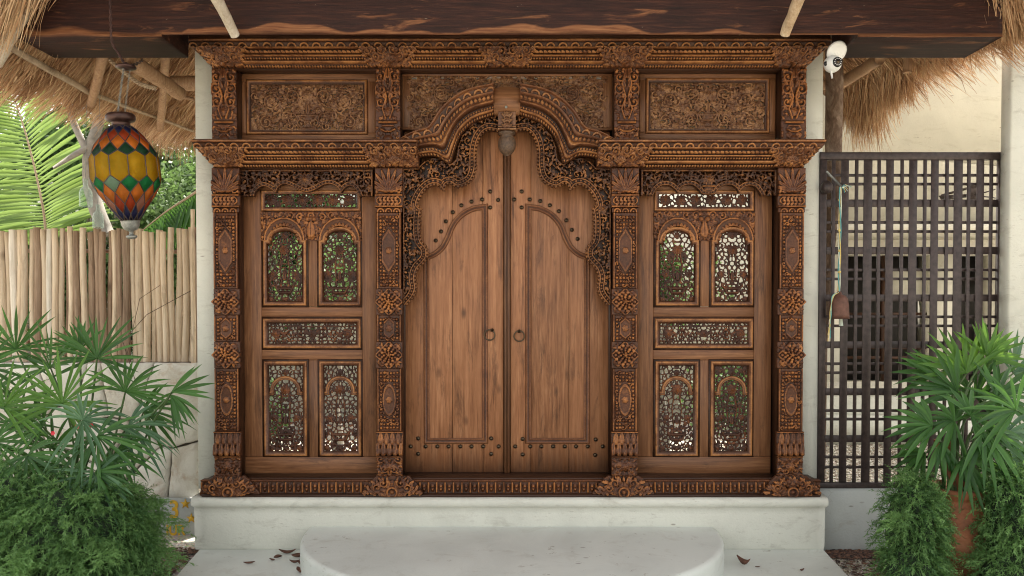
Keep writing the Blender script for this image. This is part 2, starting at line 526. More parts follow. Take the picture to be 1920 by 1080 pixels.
        if spirals:
            done = []
            for i in range(int(area / 60)):
                x = r.uniform(s.x0 + 4, s.x1 - 4); y = r.uniform(s.y0 + 4, s.y1 - 4)
                if ok(x, y) and all((x - a) ** 2 + (y - b) ** 2 > (leafL * 1.9) ** 2 for a, b in done):
                    done.append((x, y))
                    if r.random() < .6: s.spiral(x, y, leafL * .8, r.uniform(0, 6.3), r.choice((-1, 1)), 1.2, 2.6, h * .9, tn())
                    else: s.rosette(x, y, leafL * .75, r.choice((5, 6)), h, tn())
    def mirror(s):
        k = s.nx // 2
        s.H[:, s.nx - k:] = s.H[:, :k][:, ::-1]; s.T[:, s.nx - k:] = s.T[:, :k][:, ::-1]
        s.mask[:, s.nx - k:] = s.mask[:, :k][:, ::-1]
    def web(s, seed, cell=9, wall=1.7, region=None, sym=True, h=2.4):
        """openwork: a net of thin stems, true holes between them"""
        r = np.random.default_rng(seed)
        pts = []
        ny = max(2, int((s.y1 - s.y0) / cell)); nx = max(2, int((s.x1 - s.x0) / cell))
        for j in range(-1, ny + 1):
            for i in range(-1, nx + 1):
                pts.append((s.x0 + (i + .5 + r.uniform(-.42, .42) + (j % 2) * .3) * (s.x1 - s.x0) / nx,
                            s.y0 + (j + .5 + r.uniform(-.42, .42)) * (s.y1 - s.y0) / ny))
        pts = np.array(pts)
        Xg, Yg = np.meshgrid(s.X, s.Y)
        f1 = np.full(Xg.shape, 1e9); f2 = np.full(Xg.shape, 1e9)
        for a, b in pts:
            d = np.hypot(Xg - a, Yg - b)
            m = d < f1
            f2 = np.where(m, f1, np.minimum(f2, d)); f1 = np.where(m, d, f1)
        e = (f2 - f1) / 2
        stem = e < wall
        hh = h * (.3 + .7 * np.sqrt(np.clip(1 - (e / wall) ** 2, 0, 1)))
        s.H = np.where(stem, np.maximum(s.H, hh), s.H)
    def noise_tone(s, amt=.15):
        s.T = np.clip(s.T + rng.normal(0, amt, s.T.shape), 0, 1)

def relief(name, cv, D, parent, mat, prot=None, thick=.02, thr=None, unit=PXM, rot=None):
    """mesh from a canvas. D: distance of its ground plane. prot(rows)->metres of moulded profile. thr: holes where the height is below."""
    prot_r = prot(cv.Y) if prot is not None else np.zeros(cv.ny)
    # ridges worn lighter, hollows darkened in the tone: height compared with its neighbourhood
    K = 3
    Hc = np.clip(cv.H, -1, None); P_ = np.pad(Hc, K, mode='edge'); cs = np.cumsum(np.pad(P_, ((1, 0), (0, 0))), 0); A_ = (cs[2*K+1:] - cs[:-2*K-1])
    cs = np.cumsum(np.pad(A_, ((0, 0), (1, 0))), 1); A_ = (cs[:, 2*K+1:] - cs[:, :-2*K-1]) / (2*K+1)**2
    cv.T = np.clip(cv.T*.5 + .24 + (Hc - A_)*.12, 0, 1)
    mask = cv.mask.copy()
    if thr is not None: mask &= cv.H > thr
    x = (cv.X - 960) / FPX * D * 1.0
    x = np.array([Xf(p, D - prot_r.max()) for p in cv.X])
    z = np.array([Zf(p, D - q) for p, q in zip(cv.Y, prot_r)])
    Yw = (D - 5) - prot_r[:, None] - cv.H * unit
    Xg, Zg = np.meshgrid(x, np.zeros(cv.ny)); Zg = np.repeat(z[:, None], cv.nx, 1)
    V = np.stack([Xg, Yw, Zg], -1).reshape(-1, 3)
    idx = np.arange(cv.nx * cv.ny).reshape(cv.ny, cv.nx)
    cell = mask[:-1, :-1] & mask[1:, :-1] & mask[:-1, 1:] & mask[1:, 1:]
    a = idx[1:, :-1][cell]; b = idx[1:, 1:][cell]; c = idx[:-1, 1:][cell]; d = idx[:-1, :-1][cell]
    quads = [np.stack([a, b, c, d], 1)]
    NB = cv.nx * cv.ny
    Vb = V.copy(); Vb[:, 1] = (D - 5) + thick
    pc = np.pad(cell, 1)
    for (dj, di, e) in ((-1, 0, lambda j, i: (idx[j, i], idx[j, i+1])), (1, 0, lambda j, i: (idx[j+1, i+1], idx[j+1, i])),
                        (0, -1, lambda j, i: (idx[j+1, i], idx[j, i])), (0, 1, lambda j, i: (idx[j, i+1], idx[j+1, i+1]))):
        nb = pc[1+dj:pc.shape[0]-1+dj, 1+di:pc.shape[1]-1+di]
        j, i = np.nonzero(cell & ~nb)
        p, q = e(j, i)
        quads.append(np.stack([p, q, q + NB, p + NB], 1))
    Q = np.concatenate(quads)
    V = np.concatenate([V, Vb])
    used = np.unique(Q); remap = np.zeros(len(V), dtype=np.int64); remap[used] = np.arange(len(used))
    T = np.concatenate([cv.T.ravel(), np.full(NB, .15)])
    return mk(name, V[used], remap[Q], mat, parent, True, {'tone': T[used]})

def catmull(pts, n=8):
    p = [np.array(q, float) for q in pts]; p = [2*p[0]-p[1]] + p + [2*p[-1]-p[-2]]
    out = []
    for i in range(1, len(p) - 2):
        for k in range(n):
            t = k / n
            out.append(.5*((2*p[i]) + (-p[i-1]+p[i+1])*t + (2*p[i-1]-5*p[i]+4*p[i+1]-p[i+2])*t*t + (-p[i-1]+3*p[i]-3*p[i+1]+p[i+2])*t**3))
    out.append(p[-2]); return [tuple(q) for q in out]

def sweep(name, pts, prof, D, parent, mat, closed=True, tone=None, back=.012):
    """moulding along a pixel polyline. prof: (offset to the right-hand side in px, height in px)"""
    pts = [np.array(p, float) for p in pts]; n = len(pts)
    V = []; T = []
    for i, p in enumerate(pts):
        a = pts[(i-1) % n] if (closed or i > 0) else None
        b = pts[(i+1) % n] if (closed or i < n-1) else None
        d1 = (p - a) / max(np.hypot(*(p - a)), 1e-9) if a is not None else None
        d2 = (b - p) / max(np.hypot(*(b - p)), 1e-9) if b is not None else None
        if d1 is None: d1 = d2
        if d2 is None: d2 = d1
        n1 = np.array([-d1[1], d1[0]]); n2 = np.array([-d2[1], d2[0]])
        m = n1 + n2; m = m / max(np.hypot(*m), 1e-6); m = m / max(.45, float(m @ n1))
        for k, (o, h) in enumerate([(prof[0][0], -back / PXM)] + list(prof) + [(prof[-1][0], -back / PXM)]):
            q = p + m * o
            V.append((Xf(q[0], D), D - 5 - h * PXM, Zf(q[1], D)))
            T.append((tone[min(max(k-1, 0), len(prof)-1)] if tone else .5))
    k = len(prof) + 2; F = []
    for i in range(n if closed else n - 1):
        j = (i + 1) % n
        for q in range(k - 1): F.append((i*k+q, j*k+q, j*k+q+1, i*k+q+1))
    if not closed:
        F.append(tuple(range(k))); F.append(tuple(reversed(range((n-1)*k, n*k))))
    return mk(name, V, F, mat, parent, False, {'tone': T})
def rect(x0, y0, x1, y1): return [(x0, y0), (x0, y1), (x1, y1), (x1, y0)]   # inside on the left-hand side

GZ0 = Zf(931, 4.8)
gate = empty('carved_gate', (Xf(955, 5), 0, GZ0))
tag(gate, 'carved teak double door with arched lintel, side panels and carved pillars on the white plinth', 'gate')

# ---------------------------------------------- pillars
DP = 4.885
def shell_block(cx, y0, y1, w, parent):
    cv = Canvas(cx - w/2, y0, cx + w/2, y1, tone=.25)
    by = y1 - 3
    for k, a in enumerate((-1.25, -.95, -.62, -.32, 0, .32, .62, .95, 1.25)):
        L = (y1 - y0) * (.95 - .12 * abs(a))
        d = L * .52
        cv.leaf(cx + math.sin(a) * d, by - math.cos(a) * d, L, 7.5, math.atan2(-math.cos(a), math.sin(a)), 6 + (k % 2), .25 + .4 * RR.random())
    cv.leaf(cx, by - 8, 18, 9, -math.pi/2, 8, .3)
    for sx in (-1, 1):
        cv.spiral(cx + sx * (w/2 - 8), by - 4, 7, RR.uniform(0, 6), sx, 1.1, 2.6, 5)
    cv.noise_tone(.08)
    return relief('shell_capital', cv, DP - .012, parent, M['carved'], thick=.03)
def band_block(cx, y0, y1, w, parent):
    cv = Canvas(cx - w/2, y0, cx + w/2, y1, tone=.25)
    cv.stroke([(cx - w/2 + 2, y0 + 2), (cx + w/2 - 2, y0 + 2)], 4, 4, .5)
    cv.stroke([(cx - w/2 + 2, y1 - 2), (cx + w/2 - 2, y1 - 2)], 4, 4, .5)
    for i in range(-2, 3):
        for j in range(3):
            cv.leaf(cx + i * 7.2, y0 + 7 + j * (y1 - y0 - 14) / 2, 8, 4.5, .6 if (j % 2) else -.6, 5, .4 + .6 * RR.random())
    for sx in (-1, 1): cv.stroke([(cx + sx * (w/2 - 9), y0 + 5), (cx + sx * (w/2 - 4), y0 + 10), (cx + sx * (w/2 - 4), y1 - 10), (cx + sx * (w/2 - 9), y1 - 5)], 2.6, 4.5, .7)
    return relief('carved_band', cv, DP - .014, parent, M['carved'], thick=.03)
def lunette_block(cx, y0, y1, w, parent):
    cv = Canvas(cx - w/2, y0, cx + w/2, y1, tone=.3)
    for i in range(-1, 2):
        cv.ring(cx + i * 15, y1 - 1, 5.5, 1.8, 4, .7); cv.ball(cx + i * 15, y1 - 1, 2.5, 3)
    return relief('carved_fillet', cv, DP - .006, parent, M['carved'], thick=.02)
def dotted_panel(cx, y0, y1, w, parent, seed, oval=False):
    cv = Canvas(cx - w/2, y0, cx + w/2, y1, tone=.35)
    r = random.Random(seed)
    sx = (w - 10) / 6.0
    ny = max(3, int((y1 - y0 - 6) / 6.6))
    for j in range(ny):
        for i in range(6):
            x = cx - w/2 + 5 + (i + .5) * sx; y = y0 + 5 + (j + .5) * (y1 - y0 - 8) / ny
            c = r.random()
            if (i + j) % 2: (cv.ball(x + r.uniform(-.8, .8), y + r.uniform(-.8, .8), r.uniform(2.2, 3.1), r.uniform(4, 6), c) if r.random() < .7 else cv.spiral(x, y, 4.2, r.uniform(0, 6), 1, 1.1, 2.0, 5.5, c, False))
            else:
                for k in range(4): cv.leaf(x + 1.6*math.cos(k*1.571+.785), y + 1.6*math.sin(k*1.571+.785), 4.2, 2.4, k*1.571+.785, 4.6, c)
    for sx_ in (-1, 1):
        cv.stroke([(cx + sx_*(w/2-2), y0), (cx + sx_*(w/2-2), y1)], 3.2, 4, .35)
    my = (y0 + y1) / 2; hh = min(34, (y1 - y0) * .34); ww = 10 if hh > 20 else 8
    if (y1 - y0) > 40:
        # plain lozenge with a small flower
        Xg, Yg = np.meshgrid(cv.X, cv.Y)
        if oval: d = np.hypot((Xg - cx) / ww, (Yg - my) / (hh * .72))
        else: d = np.maximum(np.abs(Xg - cx) / ww, np.abs(Xg - cx) / (ww*2.2) + np.abs(Yg - my) / hh)
        ins = d < 1.38; cv.H[ins] = 1.5; cv.T[ins] = .2
        rim = (d < 1.22) & (d > 1.0); cv.H[rim] = 4.6; cv.T[rim] = .5
        flat = d <= 1.0; cv.H[flat] = 3.2; cv.T[flat] = .3
        b = cv.base; cv.base = 3.2; cv.rosette(cx, my, 6, 6, 3.5, .7); cv.base = b
    cv.noise_tone(.06)
    return relief('carved_panel', cv, DP, parent, M['carved'], thick=.015)
def rosette_block(cx, y0, y1, w, parent, side=0):
    cv = Canvas(cx - w/2 - (5 if side < 0 else 0), y0, cx + w/2 + (5 if side > 0 else 0), y1, tone=.22)
    cy = (y0 + y1) / 2; R = (y1 - y0) / 2
    Xg, Yg = np.meshgrid(cv.X, cv.Y)
    d = np.abs(Xg - cx) + np.abs(Yg - cy)
    dia = d < R + 3; cv.H = np.where(dia, 3.0 + 2.5 * (1 - d / (R + 3)), cv.H)
    rim = np.abs(d - (R + 1)) < 2.2; cv.H = np.where(rim, 6.5, cv.H); cv.T = np.where(rim, .35, cv.T)
    cv.base = 5
    for ring_, (rr, n, l) in enumerate(((R*.72, 14, 7), (R*.52, 10, 6.5), (R*.34, 8, 6), (R*.16, 5, 5))):
        for k in range(n):
            a = 2*math.pi*k/n + ring_*.35
            cv.ball(cx + rr*math.cos(a), cy + rr*math.sin(a), l*.46, 2.6 + ring_*1.3, .1 + .9*RR.random())
    cv.ball(cx, cy, 3.2, 9, .8); cv.base = 0
    for sx in (-1, 1):
        for sy in (-1, 1):
            for q in range(3):
                cv.leaf(cx + sx*(w/2 - 5 - q*3), cy + sy*(R - 5 - (2-q)*3), 9, 4.2, math.atan2(sy, sx) + (q-1)*.6, 5)
    if side:
        tipx = cx + side*(w/2 + 5)
        m = ((Xg - cx)*side > w/2 - 1) & (np.abs(Yg - cy) > (tipx - Xg)*side*1.1)
        cv.mask &= ~m
    return relief('rosette_block', cv, DP - .018, parent, M['carved'], thick=.04)
def flame_block(cx, y0, y1, w, parent):
    cv = Canvas(cx - w/2, y0, cx + w/2, y1, tone=.2)
    for j, (yy, h) in enumerate(((y0 + 13, 4), (y1 - 12, 7))):
        for i in range(-2, 3):
            x = cx + i * 11 + (5.5 if j == 0 else 0)
            cv.leaf(x, yy, 25, 11, -math.pi/2, h, .3 + .5*RR.random())
            cv.leaf(x, yy + 4, 12, 5, -math.pi/2, h + 2.5, .75)
    cv.stroke([(cx-w/2, y0+1.5), (cx+w/2, y0+1.5)], 3, 4, .6)
    return relief('leaf_block', cv, DP - .012, parent, M['carved'], thick=.035)
def base_block(cx, y0, y1, w, parent, seed):
    cv = Canvas(cx - w/2, y0, cx + w/2, y1, tone=.25)
    cv.floral(seed, 1.2, 4.5, None, 9)
    cv.mirror(); cv.rosette(cx, (y0+y1)/2 + 2, 8, 6, 7, .6)
    for yy in (y0 + 1.2, y1 - 1.2): cv.stroke([(cx-w/2, yy), (cx+w/2, yy)], 2.4, 4.5, .5)
    return relief('base_block', cv, DP - .010, parent, M['carved'], thick=.03)
pil_lab = ['outermost on the left', 'left of the doors', 'right of the doors', 'outermost on the right']
for k, cx in enumerate((424, 729.5, 1172, 1483.5)):
    w = 46
    g = Geo().box(Xf(cx-w/2, DP), Xf(cx+w/2, DP), DP-5+.004, .10, Zf(895, DP+.02), Zf(313, DP), .002)
    p = g.build('pillar', M['darkwood_z'], gate); p['label'] = 'carved lower pillar, ' + pil_lab[k]
    side = -1 if k == 0 else (1 if k == 3 else 0)
    shell_block(cx, 315, 363, 51, p); band_block(cx, 364, 389, 52, p); lunette_block(cx, 390, 398, 49, p)
    dotted_panel(cx, 399, 541, 46, p, 3 + k); rosette_block(cx, 542, 590, 49, p, side)
    dotted_panel(cx, 591, 640, 46, p, 33 + k); rosette_block(cx, 641, 690, 49, p, side)
    dotted_panel(cx, 691, 808, 46, p, 63 + k, True)
    flame_block(cx, 809, 854, 50, p); base_block(cx, 855, 892, 48, p, 80 + k)
for k, cx in enumerate((423, 728.5, 1174, 1486)):
    w = 46
    g = Geo().box(Xf(cx-w/2, DP), Xf(cx+w/2, DP), DP-5+.004, .10, Zf(266, DP), Zf(126, DP), .002)
    p = g.build('pillar', M['darkwood_z'], gate); p['label'] = 'short carved upper pillar, ' + pil_lab[k]
    cv = Canvas(cx-w/2, 126, cx+w/2, 226, tone=.35)
    for yy, sg in ((145, 1), (168, -1), (192, 1)):
        cv.spiral(cx - 13, yy, 11, -1.57 + sg*.4, sg, 1.25, 3.4, 5.5, .55); 
        cv.leaf(cx - 5, yy - 10, 15, 6, 1.2, 5.5); cv.leaf(cx - 15, yy + 12, 10, 5, .5, 4.5); cv.leaf(cx-19, yy-10, 9, 4.5, 2, 4.5)
    for q in range(26): cv.leaf(cx - RR.uniform(1, 22), RR.uniform(128, 224), 8, 3.8, RR.uniform(0, 6.3), 3.2)
    cv.stroke([(cx - 2, 130), (cx - 9, 158), (cx - 2, 182), (cx - 10, 205), (cx-4, 222)], 3.2, 6, .6)
    cv.mirror(); cv.rosette(cx, 210, 9, 8, 6, .55); cv.leaf(cx, 138, 20, 9, -1.57, 7, .5)
    relief('carved_panel', cv, DP, p, M['carved'], thick=.015)
    cv = Canvas(cx-w/2, 227, cx+w/2, 266, tone=.3)
    cv.stroke([(cx-16, 230), (cx+16, 230)], 4, 6, .5); cv.stroke([(cx-10, 236), (cx+10, 236)], 4, 4, .3)
    cv.floral(90+k, 1.0, 4.2, lambda x, y: y > 238, 8); cv.mirror()
    cv.ball(cx, 262, 9, 6, .4); cv.stroke([(cx-13, 243), (cx-6, 247), (cx+6, 247), (cx+13, 243)], 3, 6, .7)
    relief('base_block', cv, DP-.004, p, M['carved'], thick=.02)

# ---------------------------------------------- cornices
def prof_fn(rows, prs):
    rows = np.array(rows, float); prs = np.array(prs, float)
    return lambda y: np.interp(y, rows, prs)
def cornice(y0, x0, x1, brackets, gaps, name, seed, lun=23, endl=0, endr=0, S=1.0):
    """y0 top row; height 54 rows. Moulded profile with lunettes and beads, leafy brackets over the pillars."""
    cv = Canvas(x0, y0, x1, y0 + 54*S, tone=.4)
    Yr = (cv.Y - y0) / S
    # profile detail in px of relief on a slanting ground
    det = np.interp(Yr, [0, 3.5, 4, 5, 14, 15, 16, 20, 21, 22, 27, 28, 29, 30, 31.5, 33, 34, 35, 38.5, 39, 40, 42, 44.5, 47, 48, 49, 53, 54],
                        [6, 6,   1, 0, 0,  5, 5,  -2, 0, 2, 2, -3, 1,  5, 7,    5,  -3, 0, 0,   -4, 2, 7, 8.5, 6.5, -3, 0, 0, -3])
    cv.H = np.repeat(det[:, None], cv.nx, 1)
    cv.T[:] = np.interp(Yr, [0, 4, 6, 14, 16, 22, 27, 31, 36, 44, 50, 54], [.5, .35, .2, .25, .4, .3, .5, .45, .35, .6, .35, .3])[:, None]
    x = x0 + 10
    while x < x1 - 6:
        cv.base = 0
        cv.ring(x, y0 + 14*S, 7.0*S, 1.9, 3.6, .9); cv.ball(x, y0 + 14*S, 3.4*S, 2.8, .3)
        x += lun
    low = Yr >= 14.5; cv.H[low] = np.repeat(det[low][:, None], cv.nx, 1); cv.T[low] = .4
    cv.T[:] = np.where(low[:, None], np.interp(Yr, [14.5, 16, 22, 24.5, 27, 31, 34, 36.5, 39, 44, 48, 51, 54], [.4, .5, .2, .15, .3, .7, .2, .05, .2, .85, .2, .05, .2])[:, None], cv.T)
    for (yy, sp, r_, b) in ((24.5, 8.2, 3.4, 2.5), (36.5, 5.4, 2.1, 1.2), (51, 5.4, 2.3, 1.0)):
        x = x0 + 4; cv.base = b
        while x < x1 - 3:
            if yy < 30: cv.leaf(x, y0 + yy*S, 8.5, 5, .35, 4.2, .5 + .5*RR.random())
            else: cv.ball(x, y0 + yy*S, r_, 3.0, .45 + .55*RR.random())
            x += sp
    cv.base = 0
    for bi, (a0, a1, b0, b1) in enumerate(brackets):
        Xg, Yg = np.meshgrid(cv.X, cv.Y)
        t = (Yg - (y0 + 14*S)) / (40*S)
        lo = a0 + (b0 - a0)*np.clip(t, 0, 1)**.8; hi = a1 + (b1 - a1)*np.clip(t, 0, 1)**.8
        lo = lo + 2.5*np.sin(Yg*.7); hi = hi - 2.5*np.sin(Yg*.7)
        reg = (t > 0) & (Xg > lo) & (Xg < hi)
        sub = Canvas(x0, y0, x1, y0 + 54*S, tone=.25)
        r = random.Random(seed*13 + bi); cx = (a0 + a1) / 2; W = (a1 - a0)/2
        for q in range(int(W*3.4)):
            xx = cx - r.uniform(0, W); yy = y0 + (15 + r.uniform(0, 38))*S
            ang = math.atan2(yy - (y0 + 62*S), xx - cx) + r.uniform(-.5, .5)
            sub.leaf(xx, yy, r.uniform(8, 14), r.uniform(3.6, 5.5), ang, r.uniform(3.5, 6.5), r.random())
            sub.leaf(2*cx - xx, yy, 11, 4.6, math.pi - ang, 5, r.random())
        for q in range(int(W/11)):
            xx = 10 + q*13; yy = y0 + (24 + (q % 2)*12)*S
            for sg in (-1, 1): sub.spiral(cx + sg*xx, yy, 7.5, r.uniform(0, 6), sg, 1.2, 2.8, 7, .5)
        for q, aa in enumerate((-2.6, -2.2, -1.8, -1.34, -.94, -.54)):
            sub.leaf(cx + 9*math.cos(aa), y0 + 48*S + 9*math.sin(aa), 12, 5.5, aa, 8.5, .5)
        sub.ball(cx, y0 + 49*S, 5, 9, .45)
        v = sub.H*1.25 + 5*np.clip(1 - np.abs(Xg - cx)/(W*1.05), 0, 1)**.5 + 1
        cv.H = np.where(reg, v, cv.H); cv.T = np.where(reg, sub.T, cv.T)
    Xg, Yg = np.meshgrid(cv.X, cv.Y); t = np.clip((Yg - y0 - 10*S) / (44*S), 0, 1)
    if endl: cv.mask &= Xg > x0 + endl * t ** .9 + 1.5*np.abs(np.sin(Yg*.42))*(t > 0)
    if endr: cv.mask &= Xg < x1 - endr * t ** .9 - 1.5*np.abs(np.sin(Yg*.42))*(t > 0)
    for a, b in gaps: cv.mask &= ~((Xg > a) & (Xg < b))
    cv.noise_tone(.05)
    pf = prof_fn([y0, y0+3.5*S, y0+14*S, y0+54*S], [.125, .125, .110, .012])
    return relief(name, cv, DP, gate, M['moulding'], prot=pf, thick=.0)
cornice(74, 355, 1556, [(362,468,398,446), (668,786,690,766), (893,1008,914,988), (1115,1228,1137,1208), (1436,1550,1462,1510)], [], 'cornice', 1, 23, 33, 35)
cornice(263, 361, 782, [(366,470,398,445), (676,800,692,800)], [], 'cornice', 2, 23, 28, 0, .95)
cornice(263, 1122, 1546, [(1100,1228,1100,1210), (1436,1541,1463,1508)], [], 'cornice', 3, 23, 0, 28, .95)
# solid timber behind the mouldings and the dark soffit below them
for (a, b, y0) in ((400, 1508, 74), (402, 786, 263), (1118, 1505, 263)):
    g = Geo().box(Xf(a, DP), Xf(b, DP), DP-5+.001, .09, Zf(y0+56 if y0 < 100 else y0+52, DP), Zf(y0+3, DP-.11), .0)
    g.build('lintel_beam', M['darkwood_x'], gate)
slab('lintel_cap', 357, 1554, 62, 75, DP-.135, .22, M['darkwood_x'], gate)
slab('lintel_cap', 363, 762, 260.5, 264, DP-.13, .21, M['darkwood_x'], gate)
slab('lintel_cap', 1140, 1544, 260.5, 264, DP-.13, .21, M['darkwood_x'], gate)

# ---------------------------------------------- sill
cv = Canvas(374, 900, 1541, 929, tone=.3)
Yr = cv.Y - 900
cv.H = np.repeat(np.interp(Yr, [0, 2, 3, 4, 24, 25, 26, 29], [3, 3, 0, 0, 0, 3, 4, 4])[:, None], cv.nx, 1)
x = 376
while x < 1538:
    cv.stroke([(x, 905), (x, 922)], 3.2, 5, .6)
    cv.leaf(x + 7.9, 914, 15, 7, 1.57, 3, .1); cv.ball(x + 7.9, 911, 2.4, 5, .5); cv.ball(x + 7.9, 917, 1.8, 4.5, .5)
    x += 15.8
cv.noise_tone(.05)
relief('carved_sill', cv, 4.83, gate, M['carved'], thick=.05)
for i, (cx, w) in enumerate(((427, 112), (735, 116), (1170, 116), (1487, 112))):
    cv = Canvas(cx - w/2, 890, cx + w/2, 929, tone=.2)
    Xg, Yg = np.meshgrid(cv.X, cv.Y)
    u = np.abs(Xg - cx) / (w/2)
    top = 890 + np.where(u < .45, 1.5, 0) + np.clip((u - .42)/.58, 0, 1)**1.6*33 + 1.6*np.abs(np.sin(Xg*.33))
    cv.mask &= Yg > top
    cv.base = 2
    for q in range(150):
        a = RR.uniform(-2.9, -.25); rr_ = RR.uniform(8, w/2)
        cv.leaf(cx + rr_*math.cos(a), 931 + rr_*.62*math.sin(a), RR.uniform(9, 15), 5.2, a + RR.uniform(-.7, .7), RR.uniform(3, 7), RR.random()*.8)
    for q in (-2.6, -2.1, -1.05, -.55): cv.spiral(cx + 33*math.cos(q), 926 + 24*math.sin(q), 8, RR.uniform(0, 6), 1, 1.2, 3, 8, .5)
    cv.mirror()
    cv.ring(cx, 922, 9, 2.5, 9, .6); cv.ball(cx, 921, 5, 9, .5)
    cv.noise_tone(.06)
    relief('sill_bracket', cv, 4.80, gate, M['carved'], thick=.03)
Geo().box(Xf(377, 4.82), Xf(1539, 4.82), 4.834-5, .11, Zf(929, 4.83), Zf(901, 4.83)).build('sill_beam', M['darkwood_x'], gate)
Geo().box(Xf(374, 4.79), Xf(1542, 4.79), 4.79-5, -.17, Zf(932.2, 4.79), Zf(927.5, 4.79), .004).build('sill_plinth', M['darkwood_x'], gate)
Geo().box(Xf(398, 4.86), Xf(1512, 4.86), 4.85-5, .10, Zf(901.2, 4.83), Zf(896, 4.85), .006).build('sill_tread', M['darkwood_x'], gate)

# ---------------------------------------------- upper carved openwork panels
def transom(x0, x1, y0, y1, fx0, fx1, fy0, fy1, gx0, gx1, gy0, gy1, seed, plainf=False):
    t = empty('transom_panel', gate.location); t.parent = gate; t.location = (0, 0, 0)
    D = 4.985
    slab('rail', x0, x1, y0, fy0 + 4, D, .05, M['panelwood_x'], t, .002)
    slab('rail', x0, x1, fy1 - 4, y1, D, .05, M['panelwood_x'], t, .002)
    slab('stile', x0, fx0 + 4, fy0 + 4, fy1 - 4, D + .001, .05, M['panelwood_z'], t, .002)
    slab('stile', fx1 - 4, x1, fy0 + 4, fy1 - 4, D + .001, .05, M['panelwood_z'], t, .002)
    if not plainf:
        sweep('moulding', rect(fx0, fy0, fx1, fy1), [(-9, 1), (-8, -.5), (-6.5, -.5), (-5, 3.5), (-3, 4), (-1.5, 2), (0, .5)], D, t, M['moulding'], True, [.3, .2, .2, .6, .85, .6, .3])
    cv = Canvas(gx0, gy0, gx1, gy1, base=-3, tone=.5)
    cv.H[:] = -3; cv.base = 0
    cx = (gx0 + gx1)/2; w = gx1 - gx0; h = gy1 - gy0
    cv.web(seed, 12, 1.8, sym=True)
    cv.floral(seed, .8, 7.5, None, 13, (.3, 1), spirals=False)
    cv.floral(seed+50, .3, 8.5, None, 10, (.3, 1), spirals=True)
    for q, (u, v, r_) in enumerate(((.18, .35, 17), (.36, .25, 15), (.36, .75, 15), (.14, .8, 12))):
        cv.spiral(gx0 + u*w, gy0 + v*h, r_*h/90, 1.5*q, (-1)**q, 1.5, 3.4, 7, .45)
    cv.rosette(gx0 + .07*w, gy0 + .16*h, 11, 6, 6, .5); cv.rosette(gx0 + .07*w, gy0 + .85*h, 10, 6, 6, .5)
    # open strip along the top
    r = random.Random(seed)
    for q in range(int(w/9)):
        xx = r.uniform(gx0 + 4, gx1 - 4); yy = gy0 + (r.uniform(3, 9) if q % 2 else r.uniform(3, h)); ww = r.uniform(2.5, 5.5)
        sl = cv.win(xx, yy, ww); cv.H[sl] = np.where(np.hypot(cv.X[sl[1]][None, :] - xx, 1.6*(cv.Y[sl[0]][:, None] - yy)) < ww, -3, cv.H[sl])
    cv.mirror()
    cv.rosette(cx, gy0 + .25*h, 12, 8, 8, .8)
    cv.stroke([(cx-18, gy0+.66*h), (cx-11, gy0+.78*h), (cx+11, gy0+.78*h), (cx+18, gy0+.66*h), (cx-18, gy0+.66*h)], 5, 7, .45)
    cv.ball(cx, gy0+.72*h, 10, 6, .4); cv.leaf(cx, gy0 + .5*h, 24, 9, -1.57, 7, .55); cv.stroke([(cx-14, gy1-5), (cx+14, gy1-5)], 7, 6, .4)
    cv.noise_tone(.06)
    relief('carved_grille', cv, D + .018, t, M['carved_grey'], thick=.012, thr=-.5)
transom(447, 706, 128, 262, 464, 691, 149, 253, 473, 687, 160, 248, 5)
transom(1198, 1452, 128, 262, 1209, 1441, 146, 251, 1217, 1432, 157, 246, 6)
transom(752, 1150, 128, 244, 766, 1134, 138, 243, 762, 1138, 139, 243, 8, True)

